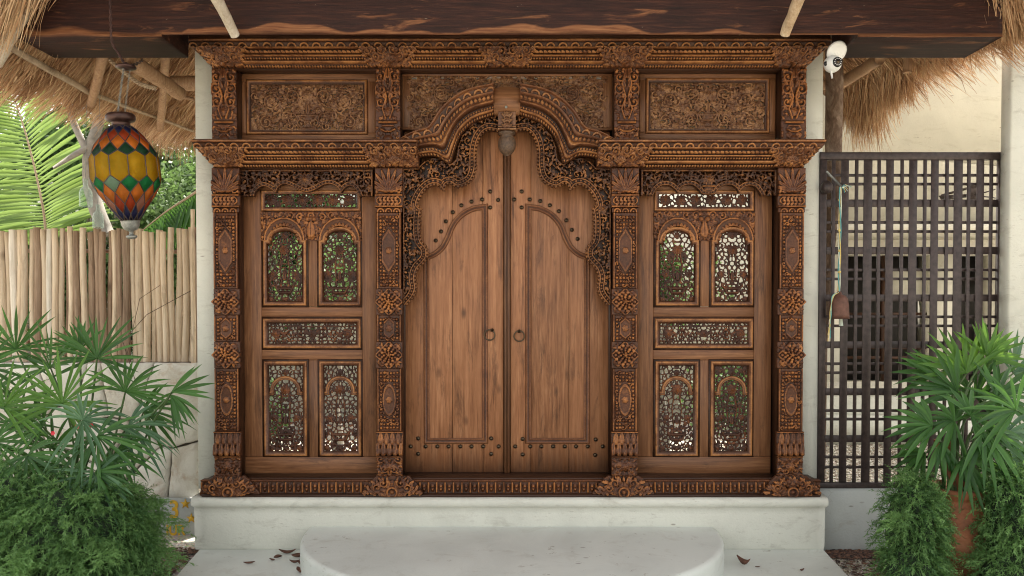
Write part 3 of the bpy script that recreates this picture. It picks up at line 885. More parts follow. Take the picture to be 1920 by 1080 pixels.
# ---------------------------------------------- side panels
def arched(x0, x1, ytop, yshoulder, ybot, rise_in=7):
    """outline running so that its inside is on the left-hand side: rectangle with a round head"""
    cx = (x0 + x1)/2; r = (x1 - x0)/2 - rise_in
    pts = [(x0, yshoulder), (x0, ybot), (x1, ybot), (x1, yshoulder), (cx + r + 1, yshoulder)]
    k = 12
    for i in range(k + 1):
        a = math.pi*i/k
        pts.append((cx + r*math.cos(a), yshoulder - (yshoulder - ytop)*math.sin(a)))
    pts.append((cx - r - 1, yshoulder))
    return pts
FR = [(3.5, -.7), (.2, -.7), (0, .5), (-.5, 3), (-2.5, 4), (-4.5, 2.5), (-6, 2.2), (-7, 0.5), (-9, -1)]
FT = [.1, .1, .3, .7, .9, .5, .5, .2, .2]
def grille(x0, y0, x1, y1, seed, parent, arch=None, kind='vase', D=5.012):
    cv = Canvas(x0, y0, x1, y1, res=.9, tone=.35)
    cv.H[:] = -3; cv.base = 0
    w = x1 - x0; h = y1 - y0; cx = (x0+x1)/2
    cv.web(seed, 7.9 if kind != 'beads' else 6.8, 1.25)
    r = random.Random(seed)
    if kind == 'vase':
        for q in range(int(w*h/210)):
            cv.leaf(r.uniform(x0, cx), r.uniform(y0, y1), r.uniform(5, 8), r.uniform(2.4, 3.6), r.uniform(0, 6.3), r.uniform(2.5, 4), r.random()*.8)
        for q in range(int(w*h/300)):
            cv.leaf(r.uniform(x0, cx), r.uniform(y0 + h*.6, y1), r.uniform(5, 9), 3.6, r.uniform(0, 6.3), 4, r.random()*.8)
        cv.rosette(x0 + w*.2, y0 + h*.6, 7, 6, 5, .6)
        cv.rosette(x0 + w*.12, y1 - 9, 6, 5, 5, .6)
        cv.stroke([(cx - 4, y0 + h*.3), (cx-9, y0+h*.5), (cx-6, y0+h*.7)], 2.4, 4, .4)
        cv.mirror()
        cv.rosette(cx, y0 + h*.28, 10, 9, 7, .75); cv.rosette(cx, y0 + h*.09, 6, 5, 5, .4)
        cv.leaf(cx, y0 + h*.62, 18, 8, -1.57, 5, .5)
        cv.stroke([(cx-16, y0+h*.77), (cx-10, y0+h*.85), (cx+10, y0+h*.85), (cx+16, y0+h*.77)], 5, 5, .4)
        cv.stroke([(cx-14, y0+h*.79), (cx+14, y0+h*.79)], 6, 5, .35)
        cv.rosette(cx, y1 - 8, 6, 5, 4, .5)
    elif kind == 'flowers':
        n = int(w / 27)
        for q in range(n): cv.rosette(x0 + (q+.5)*w/n, (y0+y1)/2, 11, 8, 6, .5); 
        for q in range(n+1):
            cv.leaf(x0 + q*w/n, y0+3, 8, 4, 1.57, 3.4, .3); cv.leaf(x0 + q*w/n, y1-3, 8, 4, -1.57, 3.4, .3)
    else:
        for yy in (y0 + 3, y0 + 9, y1 - 9, y1 - 3):
            cv.stroke([(x0, yy), (x1, yy)], 1.8, 2.6, .4)
            xx = x0 + 3
            while xx < x1: cv.ball(xx, yy, 2.0, 3.4, .5); xx += 6.3
        for q in range(3):
            cv.spiral(x0 + w*(.12 + .13*q), (y0+y1)/2, 10, q*2, (-1)**q, 1.3, 2.6, 4.5, .4)
            cv.leaf(x0 + w*(.18 + .13*q), (y0+y1)/2, 14, 5, .5*(-1)**q, 4.5, .6)
        cv.mirror(); cv.rosette(cx, (y0+y1)/2, 8, 6, 5, .4)
        cv.rosette(x0 + w*.1, (y0+y1)/2, 9, 7, 6, .75); cv.rosette(x0 + w*.9, (y0+y1)/2, 9, 7, 6, .75)
    for (a, b) in (((x0, y0), (x1, y0)), ((x0, y1), (x1, y1)), ((x0, y0), (x0, y1)), ((x1, y0), (x1, y1))):
        cv.stroke([a, b], 4, 2.5, .3)
    if arch: cv.mask &= cv.poly_mask(arch)
    cv.noise_tone(.05)
    return relief('carved_grille', cv, D, parent, M['grille'], thick=.012, thr=-.5)

def valance(o, parent, variant):
    D = 4.935
    if variant == 0:
        bot = [(448,368),(479,368),(483,358),(496,350),(511,356),(519,362),(524,352),(535,346),(548,350),(563,357),(576,361),(592,357),(608,348),(622,346),(634,352),(641,362),(648,354),(658,349),(668,356),(674,368),(701,368)]
        bot = [(x + o, y) for x, y in bot]
        x0, x1 = 448 + o, 701 + o
    else:
        x0, x1 = 1200, 1454
        bot = [(1200,367),(1224,367),(1229,357),(1240,349),(1254,349),(1265,357),(1270,363),(1274,354),(1284,348),(1297,348),(1308,356),(1314,364),(1327,366),(1340,364),(1346,355),(1357,348),(1370,348),(1380,355),(1384,363),(1389,355),(1400,349),(1413,351),(1421,360),(1425,367),(1454,367)]
    cv = Canvas(x0, 318, x1, 369, tone=.3)
    cv.H[:] = -3; cv.base = 0
    cv.web(21 + variant, 10, 1.4)
    cv.floral(31 + variant, .5, 7, None, 10, (.0, .8))
    cv.mirror()
    if variant: 
        cv.rosette(1327, 338, 12, 8, 7, .5); cv.ball(1327, 358, 11, 8, .4); cv.stroke([(1316, 350), (1338, 350)], 4, 9, .6)
    else: cv.rosette((x0+x1)/2, 338, 15, 10, 8, .5)
    pts = catmull(bot[1:-1], 5)
    d, s_ = cv.dist_line(pts)
    band = d < 8.5
    hb = 2 + 3.5*np.exp(-((d-1.5)/1.2)**2) + 3.5*np.exp(-((d-7)/1.2)**2) + 2.6*np.exp(-((d-4.3)/1.2)**2)*(np.sin(s_*1.1) > 0)
    cv.H = np.where(band, hb, cv.H); cv.T = np.where(band, .45 + .3*(hb > 4.4), cv.T)
    poly = [(x0, 317), *bot_poly(bot, pts), (x1+1, 317)]
    cv.mask &= cv.poly_mask(poly)
    for a, b in (((x0, 320), (x1, 320)), ((x0+2, 318), (x0+2, 368)), ((x1-2, 318), (x1-2, 368))): cv.stroke([a, b], 5, 6, .45)
    cv.noise_tone(.05)
    relief('carved_valance', cv, D, parent, M['lace'], thick=.025, thr=-.5)
def bot_poly(bot, pts): return [(bot[0][0], bot[0][1]+1)] + pts + [(bot[-1][0]+1, bot[-1][1]+1)]

def side_panel(o, sx0, sx1, variant):
    t = empty('side_panel', (0, 0, 0)); t.parent = gate
    D = 4.99
    st = M['panelwood_z']; ra = M['panelwood_x']
    slab('stile', sx0, 490+o, 316, 856, D, .05, st, t, .002)
    slab('stile', 679+o, sx1, 316, 856, D, .05, st, t, .002)
    slab('rail', sx0, sx1, 856.5, 890, D, .05, ra, t, .002)
    slab('rail', 490.4+o, 678.6+o, 575, 594, D+.001, .045, ra, t, .002)
    slab('rail', 490.4+o, 678.6+o, 656, 675, D+.001, .045, ra, t, .002)
    slab('rail', 490.4+o, 678.6+o, 316, 357, D+.001, .045, ra, t, .002)
    slab('stile', 577+o, 598+o, 448, 574.6, D+.002, .04, st, t, .002)
    slab('stile', 578+o, 597+o, 675.4, 856, D+.002, .04, st, t, .002)
    # top strip
    sweep('moulding', rect(491+o, 357, 677+o, 396), FR[:8], D, t, M['moulding'], True, FT)
    grille(497+o, 361, 669+o, 390, 40+variant, t, None, 'flowers')
    # carved spandrel with two hooded arches
    cv = Canvas(490.5+o, 397, 678.5+o, 452, tone=.4)
    cv.floral(50+variant, 1.3, 4.5, None, 9, (.2, 1))
    cv.H += 1
    cv.mirror()
    cx = (490.5+678.5)/2 + o
    cv.leaf(cx, 430, 32, 15, -1.57, 7, .7); cv.ball(cx-6, 411, 5, 7, .6); cv.ball(cx+6, 411, 5, 7, .6); cv.rosette(cx, 442, 8, 6, 7, .7)
    Xg, Yg = np.meshgrid(cv.X, cv.Y)
    for ax in (534.5+o, 638+o):
        rr_ = np.hypot((Xg-ax)/38, (Yg-452)/44)
        hood = rr_ < 1
        hh = np.where(rr_ > .93, 6.5, np.where(rr_ > .74, 5.0 - 12*(.93-rr_), 2.5))
        cv.H = np.where(hood, hh, cv.H); cv.T = np.where(hood, np.where(rr_ > .93, .8, .28), cv.T)
        for q in range(13):
            a = math.pi*(q+.5)/13
            cv.base = 2
            cv.leaf(ax + 27*math.cos(a), 452 - 31*math.sin(a), 8, 6, -a, 4.5, .7)
        cv.base = 0
        inner = rr_ < .62
        cv.mask &= ~inner
    cv.noise_tone(.06)
    relief('carved_spandrel', cv, D+.004, t, M['carved'], thick=.02)
    for q, (a, b) in enumerate(((494, 575), (598, 677))):
        pl = arched(a+o, b+o, 425, 450, 573)
        sweep('moulding', pl, FR, D-.002, t, M['moulding'], True, FT)
        # corner blocks that close the square around the arch head
        grille(a+5+o, 430, b-5+o, 570, 60+variant*2+q, t, arched(a+4+o, b-4+o, 429, 453, 569))
        # hood of the arch head
        # hollow filler boards beside the head
        pl2 = rect(a+o, 677, b+o, 855)
        sweep('moulding', pl2, FR, D-.002, t, M['moulding'], True, FT)
        grille(a+6+o, 684, b-6+o, 849, 70+variant*2+q, t)
        xa, xb = a+8+o, b-8+o; cx_ = (xa+xb)/2; R_ = (xb-xa)/2 - 7
        path = [(xa, 737), (cx_-R_, 737)] + [(cx_ - R_*math.cos(math.pi*i/12), 732 - 24*math.sin(math.pi*i/12)) for i in range(13)] + [(cx_+R_, 737), (xb, 737)]
        sweep('arch_moulding', path, [(-4, 0), (-3, 3.5), (-1, 4.5), (1, 2.5), (2.5, 4), (4, 0)], D+.018, t, M['moulding'], False, [.3, .6, .9, .4, .8, .3], back=.004)
    sweep('moulding', rect(493+o, 597, 677+o, 653), FR, D-.001, t, M['moulding'], True, FT)
    grille(501+o, 603, 669+o, 648, 44+variant, t, None, 'beads')
    valance(o, gate, variant)
side_panel(0, 456, 706, 0)
side_panel(735, 1195, 1447, 1)
# dark jambs filling between panels and pillars
for a, b in ((445, 457), (698, 730), (1175, 1199), (1432, 1462), (750, 760), (1141, 1150)):
    slab('jamb', a, b, 316, 892, 5.045 if a not in (750, 1141) else 5.02, .05, M['darkwood_z'], gate, 0)

for a, b in ((400, 468), (690, 760), (1142, 1212), (1434, 1506)):
    slab('jamb', a, b, 126, 264, 5.05, .05, M['darkwood_z'], gate, 0)
# ---------------------------------------------- arch moulding over the doors
OUT = [(750,263),(778,248),(804,240),(815,226),(828,206),(850,185),(880,168),(926,158)]
INN = [(768,298),(792,291),(818,290),(843,303),(852,281),(864,250),(889,226),(926,212)]
def resample(pts, n):
    p = np.array(catmull(pts, 10)); s = np.r_[0, np.cumsum(np.hypot(*np.diff(p, axis=0).T))]
    # parameter uniform in control index keeps inner and outer outlines matched
    t = np.linspace(0, len(p)-1, n)
    return np.stack([np.interp(t, np.arange(len(p)), p[:, 0]), np.interp(t, np.arange(len(p)), p[:, 1])], 1)
def arch(mirror):
    ns, ntt = 330, 58
    O = resample(OUT, ns); I = resample(INN, ns)
    t = np.linspace(0, 1, ntt)
    mid = (O + I)/2; s = np.r_[0, np.cumsum(np.hypot(*np.diff(mid, axis=0).T))]
    h = np.interp(t, [0, .05, .06, .24, .26, .34, .36, .38, .46, .48, .5, .58, .66, .68, .72, .79, .81, .83, .90, .93, .95, 1], [24, 24, 18, 16, 22, 19, 14, 14, 14, 11, 15, 18, 12, 7, 7, 7, 11, 13, 9, 3, 3, 1])
    Hh = np.repeat(h[None, :], ns, 0).copy(); T = np.repeat(np.interp(t, [0, .05, .1, .24, .28, .34, .37, .42, .47, .57, .64, .7, .8, .87, .91, .95, 1], [.5, .5, .25, .2, .6, .4, .1, .1, .3, .75, .2, .1, .1, .95, .3, .1, .2])[None, :], ns, 0).copy()
    lunS = (s % 21)/21
    wid = np.hypot(*(O - I).T)
    for i in range(ns):
        a = (lunS[i]-.5)*21
        tw = (t - .24)*wid[i]
        d = np.abs(np.hypot(a, tw) - 7)
        m = (t < .24) & (d < 1.7)
        Hh[i, m] += 3.5; T[i, m] = .75
        for c0, sp, rr_, amp in ((.42, 8, 3.2, 3.5), (.755, 5.6, 2.2, 3), (.955, 5.6, 2.0, 3)):
            aa = ((s[i] % sp) - sp/2); dd = np.hypot(aa, (t-c0)*wid[i])/rr_
            m = dd < 1
            Hh[i, m] += amp*np.sqrt(1 - dd[m]**2); T[i, m] = .8
    # the bands taper out to the lintel at the lower end
    D = DP - .005
    Pt = O[:, None, :]*(1-t)[None, :, None] + I[:, None, :]*t[None, :, None]
    px = Pt[..., 0]; py = Pt[..., 1]
    if mirror: px = 1901 - px
    k = D / FPX
    X = (px - 960)*k; Z = np.vectorize(lambda q: Zf(q, D - .05))(py)
    Yw = (D-5) - Hh*PXM
    V = np.stack([X, Yw, Z], -1).reshape(-1, 3)
    idx = np.arange(ns*ntt).reshape(ns, ntt)
    Q = np.stack([idx[:-1, :-1], idx[1:, :-1], idx[1:, 1:], idx[:-1, 1:]], -1).reshape(-1, 4)
    # back edge
    nb = len(V); rim = np.concatenate([idx[:, 0], idx[-1, 1:], idx[::-1, -1][1:], idx[0, ::-1][1:-1]])
    B = V[rim].copy(); B[:, 1] = D - 5 + .06
    m_ = len(rim); r0 = rim; r1 = np.roll(rim, -1); b0 = nb + np.arange(m_); b1 = nb + np.roll(np.arange(m_), -1)
    Q = np.concatenate([Q, np.stack([r0, b0, b1, r1], 1)])
    if mirror: Q = Q[:, ::-1]
    mk('arch_moulding', np.concatenate([V, B]), Q, M['moulding'], gate, True, {'tone': np.concatenate([T.ravel(), np.full(m_, .2)])})
arch(False); arch(True)
def prism(name, poly, D, th, mat, parent, b=.0, prot=0):
    n = len(poly)
    V = [(Xf(x, D), D-5, Zf(y, D-prot)) for x, y in poly] + [(Xf(x, D), D-5+th, Zf(y, D-prot)) for x, y in poly]
    F = [tuple(reversed(range(n))), tuple(range(n, 2*n))] + [(i, (i+1) % n, n+(i+1) % n, n+i) for i in range(n)]
    return mk(name, V, F, mat, parent)
prism('arch_block', [(923,166),(938,163),(963,163),(978,166),(974,213),(927,213)], 4.838, .09, M['panelwood_x'], gate)
g = Geo().lathe((Xf(949, 4.83), 4.836-5, Zf(200, 4.83)), [(.001, -.004), (.006, -.004), (.009, 0), (.009, .004)], 12, 'y'); g.build('bolt', M['pewter'], gate)
cv = Canvas(934, 209, 967, 246, tone=.5)
for q in range(3):
    for a in (-2.4, -1.95, -1.57, -1.2, -.75): cv.leaf(950.5 + 8*math.cos(a), 222 + q*10 + 8*math.sin(a), 11, 5, a, 7, .4 + .3*RR.random())
cv.stroke([(934, 243), (967, 243)], 5, 8, .6); cv.stroke([(934, 238), (967, 238)], 3, 6, .4)
relief('keystone', cv, 4.83, gate, M['carved_grey'], thick=.12)
kg = Geo(); kc = P(950.5, 270, 4.82)
kg.lathe(kc, [(.012, .075), (.045, .072), (.05, .064), (.045, .056), (.034, .05), (.05, .028), (.054, .005), (.052, -.02), (.042, -.045), (.024, -.064), (.006, -.072)], 28)
ks = kg.build('pendant_knob', plain('grey_brown_carving', (.095, .055, .032), .5, 0, .5, 70, .9), gate, True, attrs=None)

# ---------------------------------------------- openwork under the arch
OUTER = [(757,573),(757,318),(785,316),(797,304),(812,297),(832,300),(845,309),(856,300),(860,275),(868,255),(885,235),(905,220),(936,214)]
EDGE = [(936,246),(915,243),(900,256),(892,281),(891,318),(881,340),(859,350),(845,343),(836,346),(831,356),(822,347),(808,347),(792,361),(782,383),(789,393),(787,412),(788,448),(800,466),(799,485),(783,504),(778,521),(780,540),(774,556),(760,573)]
def lace(mirror):
    cv = Canvas(756, 211, 937, 575, tone=.3)
    cv.H[:] = -3
    cv.web(91, 11, 1.7)
    edge = catmull(EDGE, 6)
    d, s_ = cv.dist_line(edge)
    r = random.Random(17)
    full = cv.poly_mask(OUTER[:0] + [tuple(p) for p in OUTER] + [tuple(p) for p in edge])
    ys, xs = np.nonzero(full & (d > 11))
    for q in range(680):
        k = r.randrange(len(ys)); cv.leaf(cv.X[xs[k]], cv.Y[ys[k]], r.uniform(8, 13), r.uniform(3, 4.6), r.uniform(0, 6.3), r.uniform(3.5, 8), r.random()*.8)
    done = []
    for q in range(1200):
        k = r.randrange(len(ys)); x, y = cv.X[xs[k]], cv.Y[ys[k]]
        if all((x-a)**2 + (y-b)**2 > 21**2 for a, b in done):
            done.append((x, y))
            if len(done) % 3: cv.spiral(x, y, 9, r.uniform(0, 6), r.choice((-1, 1)), 1.3, 2.6, 6.5, r.random())
            else: cv.rosette(x, y, 8.5, 7, 8, .6)
    # open pockets again so that the lace stays airy
    for q in range(420):
        k = r.randrange(len(ys)); x, y = cv.X[xs[k]], cv.Y[ys[k]]; w = r.uniform(2.2, 4.6)
        sl = cv.win(x, y, w)
        low = (np.hypot(cv.X[sl[1]][None, :]-x, cv.Y[sl[0]][:, None]-y) < w) & (cv.H[sl] < 5)
        cv.H[sl] = np.where(low, -3, cv.H[sl])
    band = d < 12
    hb = 2.5 + 4.5*np.exp(-((d-2.2)/1.5)**2) + 4*np.exp(-((d-10)/1.5)**2) + 4*np.exp(-((d-6.1)/1.6)**2)*(np.sin(s_*.95) > -.1)
    cv.H = np.where(band & full, hb, cv.H); cv.T = np.where(band & full, np.where(hb > 5.2, .8, .3), cv.T)
    cv.mask = full.copy()
    # little teeth along the edge
    acc = 0; cv.base = 1
    e = np.array(edge); L = np.r_[0, np.cumsum(np.hypot(*np.diff(e, axis=0).T))]
    for q in np.arange(3, L[-1], 7.2):
        x = np.interp(q, L, e[:, 0]); y = np.interp(q, L, e[:, 1])
        cv.ball(x, y, 3.6, 3.5, .6)
        sl = cv.win(x, y, 3.4); cv.mask[sl] |= np.hypot(cv.X[sl[1]][None, :]-x, cv.Y[sl[0]][:, None]-y) < 3.4
    cv.base = 0
    cv.stroke(catmull(OUTER[2:], 5), 5, 7, .45); cv.stroke([OUTER[0], OUTER[1]], 5, 6, .45); cv.stroke([OUTER[1], OUTER[2]], 6, 7, .55)
    cv.rosette(772, 392, 10, 6, 9, .6)
    cv.noise_tone(.05)
    if mirror:
        cv.X = (1901 - cv.X)[::-1]; cv.H = cv.H[:, ::-1]; cv.T = cv.T[:, ::-1]; cv.mask = cv.mask[:, ::-1]
    relief('carved_lace', cv, 4.925, gate, M['lace'], thick=.02, thr=-.5)
lace(False); lace(True)
# dark board added behind the openwork so its holes look deep in shade
for mirror in (False, True):
    cv = Canvas(756, 211, 937, 575, res=2, tone=.1)
    edge = catmull(EDGE, 4); d, s_ = cv.dist_line(edge)
    cv.mask = cv.poly_mask([tuple(p) for p in OUTER] + [tuple(p) for p in edge]) & (d > 6.5)
    if mirror: cv.X = (1901 - cv.X)[::-1]; cv.mask = cv.mask[:, ::-1]
    relief('lace_shade_board', cv, 4.958, gate, M['darkwood_x'], thick=.02)

# ---------------------------------------------- the two door leaves
DD = 5.03
studL = [(770,837),(784,822),(784,851),(798,837),(820,837),(841,837),(863,837),(884,837),(906,837),(935,837),(921,822),(921,851),
         (919,359),(904,374),(934,375),(919,389),(884,378),(865,385),(849,398),(836,415),(827,434),(817,451)]
studR = [(966,837),(980,823),(980,852),(994,837),(1015,837),(1037,837),(1059,837),(1080,837),(1102,837),(1130,837),(1117,824),(1116,853),
         (978,359),(964,374),(993,374),(978,389),(1013,377),(1031,385),(1048,396),(1062,413),(1072,431),(1083,448)]
panL = [(905,822),(905,393),(888,396),(868,407),(853,425),(844,447),(833,467),(818,480),(804,486),(804,822)]
for side in (0, 1):
    x0, x1 = ((759, 944), (957, 1143))[side]
    core = slab('door_leaf', x0, x1, 234, 889, DD+.02, .03, M['door'], gate, 0)
    core['label'] = ('left' if side == 0 else 'right') + ' door leaf with bronze studs and an iron ring'
    pl = panL if side == 0 else [(1901-1-x, y) for x, y in panL][::-1]
    cuts = [759, 848, 905.5, 944] if side == 0 else [957, 995.5, 1067, 1143]
    # planks of the leaf
    for a, b in zip(cuts[:-1], cuts[1:]):
        slab('plank', a+.4, b-.4, 234, 889, DD, .02, M['door'], core, .0012)
    xa, xb = (804, 905) if side == 0 else (995, 1096)
    full = []
    # smooth upper curve of the raised panel
    c_ = catmull(panL[1:9], 5)
    c_ = [(905, 393)] + c_[1:]
    outl = [(905, 822)] + c_ + [(804, 822)]
    if side: outl = [(1900-x, y) for x, y in outl]; outl = outl[::-1]
    sweep('panel_moulding', outl, [(-1, 0), (0, 3), (2, 3.6), (3.5, 1), (5, 1), (6.5, 3), (8.5, 3.2), (10, .3)], DD, core, M['moulding_door'] if 'moulding_door' in M else M['moulding'], True, [.2,.5,.6,.2,.2,.5,.6,.3])
    for (sx, sy) in (studL if side == 0 else studR):
        c = P(sx, sy, DD)
        Geo().lathe(c, [(.0135, 0), (.0135, -.003), (.011, -.009), (.006, -.0135), (.001, -.0145)], 12, 'y').build('stud', M['stud'], core, True)
    rx, ry = (918, 628) if side == 0 else (973.5, 630)
    c = P(rx, ry, DD); R_ = .033
    pts = [c + Vector((R_*math.cos(t), -.012 - .004*math.sin(t), R_*math.sin(t))) for t in np.linspace(0, 2*math.pi, 29)]
    Geo().tube(pts, .0042, 8, False).build('ring_handle', M['stud'], core, True)
    t = P(rx + (5 if side == 0 else 0), ry - 9, DD)
    Geo().lathe(t, [(.012, 0), (.012, -.004), (.008, -.012), (.006, -.02), (.001, -.022)], 12, 'y').build('ring_boss', M['stud'], core, True)
g = Geo().box(Xf(944.5, DD), Xf(956.5, DD), DD-5-.014, DD-5+.04, Zf(889, DD), Zf(235, DD), .003)
g.box(Xf(941, DD), Xf(960, DD), DD-5+.0205, DD-5+.045, Zf(888, DD), Zf(236, DD))
g.box(Xf(946, DD-.02), Xf(949.5, DD-.02), DD-5-.024, DD-5-.0138, Zf(888.5, DD), Zf(236, DD), .003)
g.box(Xf(951.5, DD-.02), Xf(955, DD-.02), DD-5-.024, DD-5-.0138, Zf(888.5, DD), Zf(236, DD), .003)
g.build('astragal', M['astragal'], gate)
# ============================================================ SETTING
GZ = -1.475                                   # ground
# ---- ground sheet
m, n, b = new_mat('pale_gravel_ground')
v = coords(n)
r = ramp(n, [(.3, (.30, .26, .20)), (.6, (.52, .48, .41))])
n.links.new(noise(n, v, 2.2, 8, .7), r.inputs[0])
vo = N(n, 'ShaderNodeTexVoronoi'); vo.inputs['Scale'].default_value = 55; n.links.new(v, vo.inputs['Vector'])
c = mixc(n, .35, r.outputs[0], vo.outputs['Color'], 'SOFT_LIGHT')
n.links.new(c, b.inputs['Base Color']); b.inputs['Roughness'].default_value = .95
bump(n, b, vo.outputs['Distance'], .8, .02)
M['ground'] = m
S_ = 60
nx = 60
gx = np.linspace(-S_, S_, nx); gy = np.linspace(-S_, S_ + 40, nx)
Xg, Yg = np.meshgrid(gx, gy)
V = np.stack([Xg, Yg, np.full_like(Xg, GZ)], -1).reshape(-1, 3)
idx = np.arange(nx*nx).reshape(nx, nx)
Q = np.stack([idx[:-1, :-1], idx[:-1, 1:], idx[1:, 1:], idx[1:, :-1]], -1).reshape(-1, 4)
mk('ground', V, Q, M['ground'], None, False, kind='structure', loc=(0, 0, GZ))

def poly_slab(name, poly, z0, z1, mat, rnd=.03, segs=4, **k):
    """flat slab with rounded upper edge; poly counter-clockwise in plan"""
    p = np.array(poly, float); nn = len(p)
    e = np.roll(p, -1, 0) - p; nrm = np.stack([e[:, 1], -e[:, 0]], 1); nrm /= np.linalg.norm(nrm, axis=1)[:, None]
    vn = nrm + np.roll(nrm, 1, 0); vn /= np.linalg.norm(vn, axis=1)[:, None]
    rings = [(0, z0), (0, z1 - rnd)] + [(rnd*(1-math.cos(a)), z1 - rnd + rnd*math.sin(a)) for a in np.linspace(.3, math.pi/2, segs)]
    V = []; F = []
    for o, z in rings:
        q = p - vn*o
        V += [(x, y, z) for x, y in q]
    for i in range(len(rings)-1):
        for j in range(nn):
            j2 = (j+1) % nn; F.append((i*nn+j, i*nn+j2, (i+1)*nn+j2, (i+1)*nn+j))
    F.append(tuple(range((len(rings)-1)*nn, len(rings)*nn)))
    return mk(name, V, F, mat, None, False, **k)

# ---- slab, half-moon step and plinth
o = poly_slab('paving_slab', [(-1.80, -1.9), (1.74, -1.9), (1.80, -.95), (1.875, -.28), (1.93, .1), (-1.93, .1), (-1.885, -.25), (-1.80, -.9)], GZ-.05, -1.418, M['step'], .012, kind='structure')
a = [(-1.222, -.1)] + [(-1.225*math.cos(t), -.225 - 1.17*math.sin(t)**.92) for t in np.linspace(0, math.pi, 60)] + [(1.222, -.1)]
o = poly_slab('half_moon_step', a, -1.42, Zf(988, 4.78), M['step'], .028, 6, loc=(0, -.5, -1.42))
for pl in o.data.polygons: pl.use_smooth = len(pl.vertices) == 4
tag(o, 'white plastered half-moon step in front of the wooden doors', 'step')
yf = -.225
zt = Zf(933, 4.79)
prof = [(yf+.03, -1.42), (yf+.018, -1.39), (yf+.014, -1.2), (yf+.013, zt-.062), (yf+.004, zt-.056), (yf-.006, zt-.045), (yf-.009, zt-.028), (yf-.004, zt-.010), (yf+.012, zt), (yf+.06, zt+.003), (.55, zt+.003), (.55, -1.42)]
V = []; F = []
xs_ = np.linspace(Xf(355, 4.78), Xf(1556, 4.78), 60)
nr = random.Random(5)
for i, x in enumerate(xs_):
    for (y, z) in prof:
        sgn = -1 if i == 0 else (1 if i == len(xs_)-1 else 0)
        V.append((x - sgn*.012*(z < zt-.05), y + (nr.uniform(-.002, .002) if 0 < i < 59 else .006), z + nr.uniform(-.0012, .0012)))
k = len(prof)
for i in range(59):
    for j in range(k-1): F.append((i*k+j, (i+1)*k+j, (i+1)*k+j+1, i*k+j+1))
F.append(tuple(reversed(range(k)))); F.append(tuple(range(59*k, 60*k)))
o = mk('plinth', V, F, M['white'], None, False, loc=(0, 0, -1.42))
tag(o, 'white stucco plinth carrying the carved gate', 'plinth')

# ---- plaster surround of the gate (two white piers and the wall over the lintel)
wr = empty('plaster_surround', (0, .2, zt)); tag(wr, 'white plaster piers framing the carved gate on both sides', 'wall')
g = Geo().box(Xf(364, 5.0, 200), Xf(412, 5.05), .015, .40, zt+.003, Zf(60, 5.05), .004); g.build('pier', M['white'], wr)
g = Geo().box(Xf(1498, 5.05), Xf(1545, 5.0, 200), .015, .40, zt+.003, Zf(60, 5.05), .004); g.build('pier', M['white'], wr)
g = Geo().box(Xf(364, 5.0, 200), Xf(1545, 5.0, 200), .10, .40, Zf(60, 5.05)+.001, 2.6, .004); g.build('gable_wall', M['white'], wr)

# ---- big dark beam over the gate
M['beam'] = None
m, n, b = new_mat('dark_stained_log')
v = coords(n, (.8, 9, 12))
g1 = noise(n, v, 5, 8, .72, .3)
r = ramp(n, [(.3, (.009, .004, .003)), (.52, (.030, .010, .007)), (.75, (.085, .030, .016))])
n.links.new(g1, r.inputs[0])
sp = noise(n, coords(n, (1.5, 6, 9)), 1.7, 5, .6, .6)
rs = ramp(n, [(.60, (0, 0, 0)), (.72, (1, 1, 1))]); n.links.new(sp, rs.inputs[0])
ring_ = noise(n, coords(n, (1.5, 20, 26)), 3, 4, .6, 1.2)
rr_ = ramp(n, [(.35, (.16, .055, .022)), (.65, (.36, .16, .07))]); n.links.new(ring_, rr_.inputs[0])
c = mixc(n, math_n(n, 'MULTIPLY', rs.outputs[0], .75), r.outputs[0], rr_.outputs[0])
wp = noise(n, coords(n, (9, 20, 34)), 1.6, 4, .6, .6)
rw = ramp(n, [(.72, (0, 0, 0)), (.74, (1, 1, 1))]); n.links.new(wp, rw.inputs[0])
c = mixc(n, math_n(n, 'MULTIPLY', rw.outputs[0], .6), c, (.45, .36, .27))
at = N(n, 'ShaderNodeAttribute', attribute_name='tone')
c = mixc(n, at.outputs['Fac'], c, rr_.outputs[0])
n.links.new(c, b.inputs['Base Color']); b.inputs['Roughness'].default_value = .6; b.inputs['Specular IOR Level'].default_value = .25
bump(n, b, g1, .5, .01)
M['beam'] = m
bx0, bx1 = Xf(38, 4.35), Xf(1872, 4.35)
gx0, gx1 = Xf(357, 4.7), Xf(1556, 4.7)
zb = Zf(70, 4.35)
def beam_ring(x, notch, wob):
    ybk = -.30
    if notch: pts = [(-.65, zb + .012), (-.655, zb + .05 + wob*.4), (-.645, zb + .45), (ybk, zb + .45), (ybk, zb + .135)]
    else: pts = [(-.65, zb + wob*.1), (-.655, zb + .05), (-.645, zb + .45), (ybk, zb + .45), (ybk, zb + .002)]
    return [(x, y, z) for y, z in pts]
V = []; F = []; T = []
xs_ = sorted(list(np.linspace(bx0, bx1, 150)) + [gx0, gx0+.002, gx1, gx1-.002])
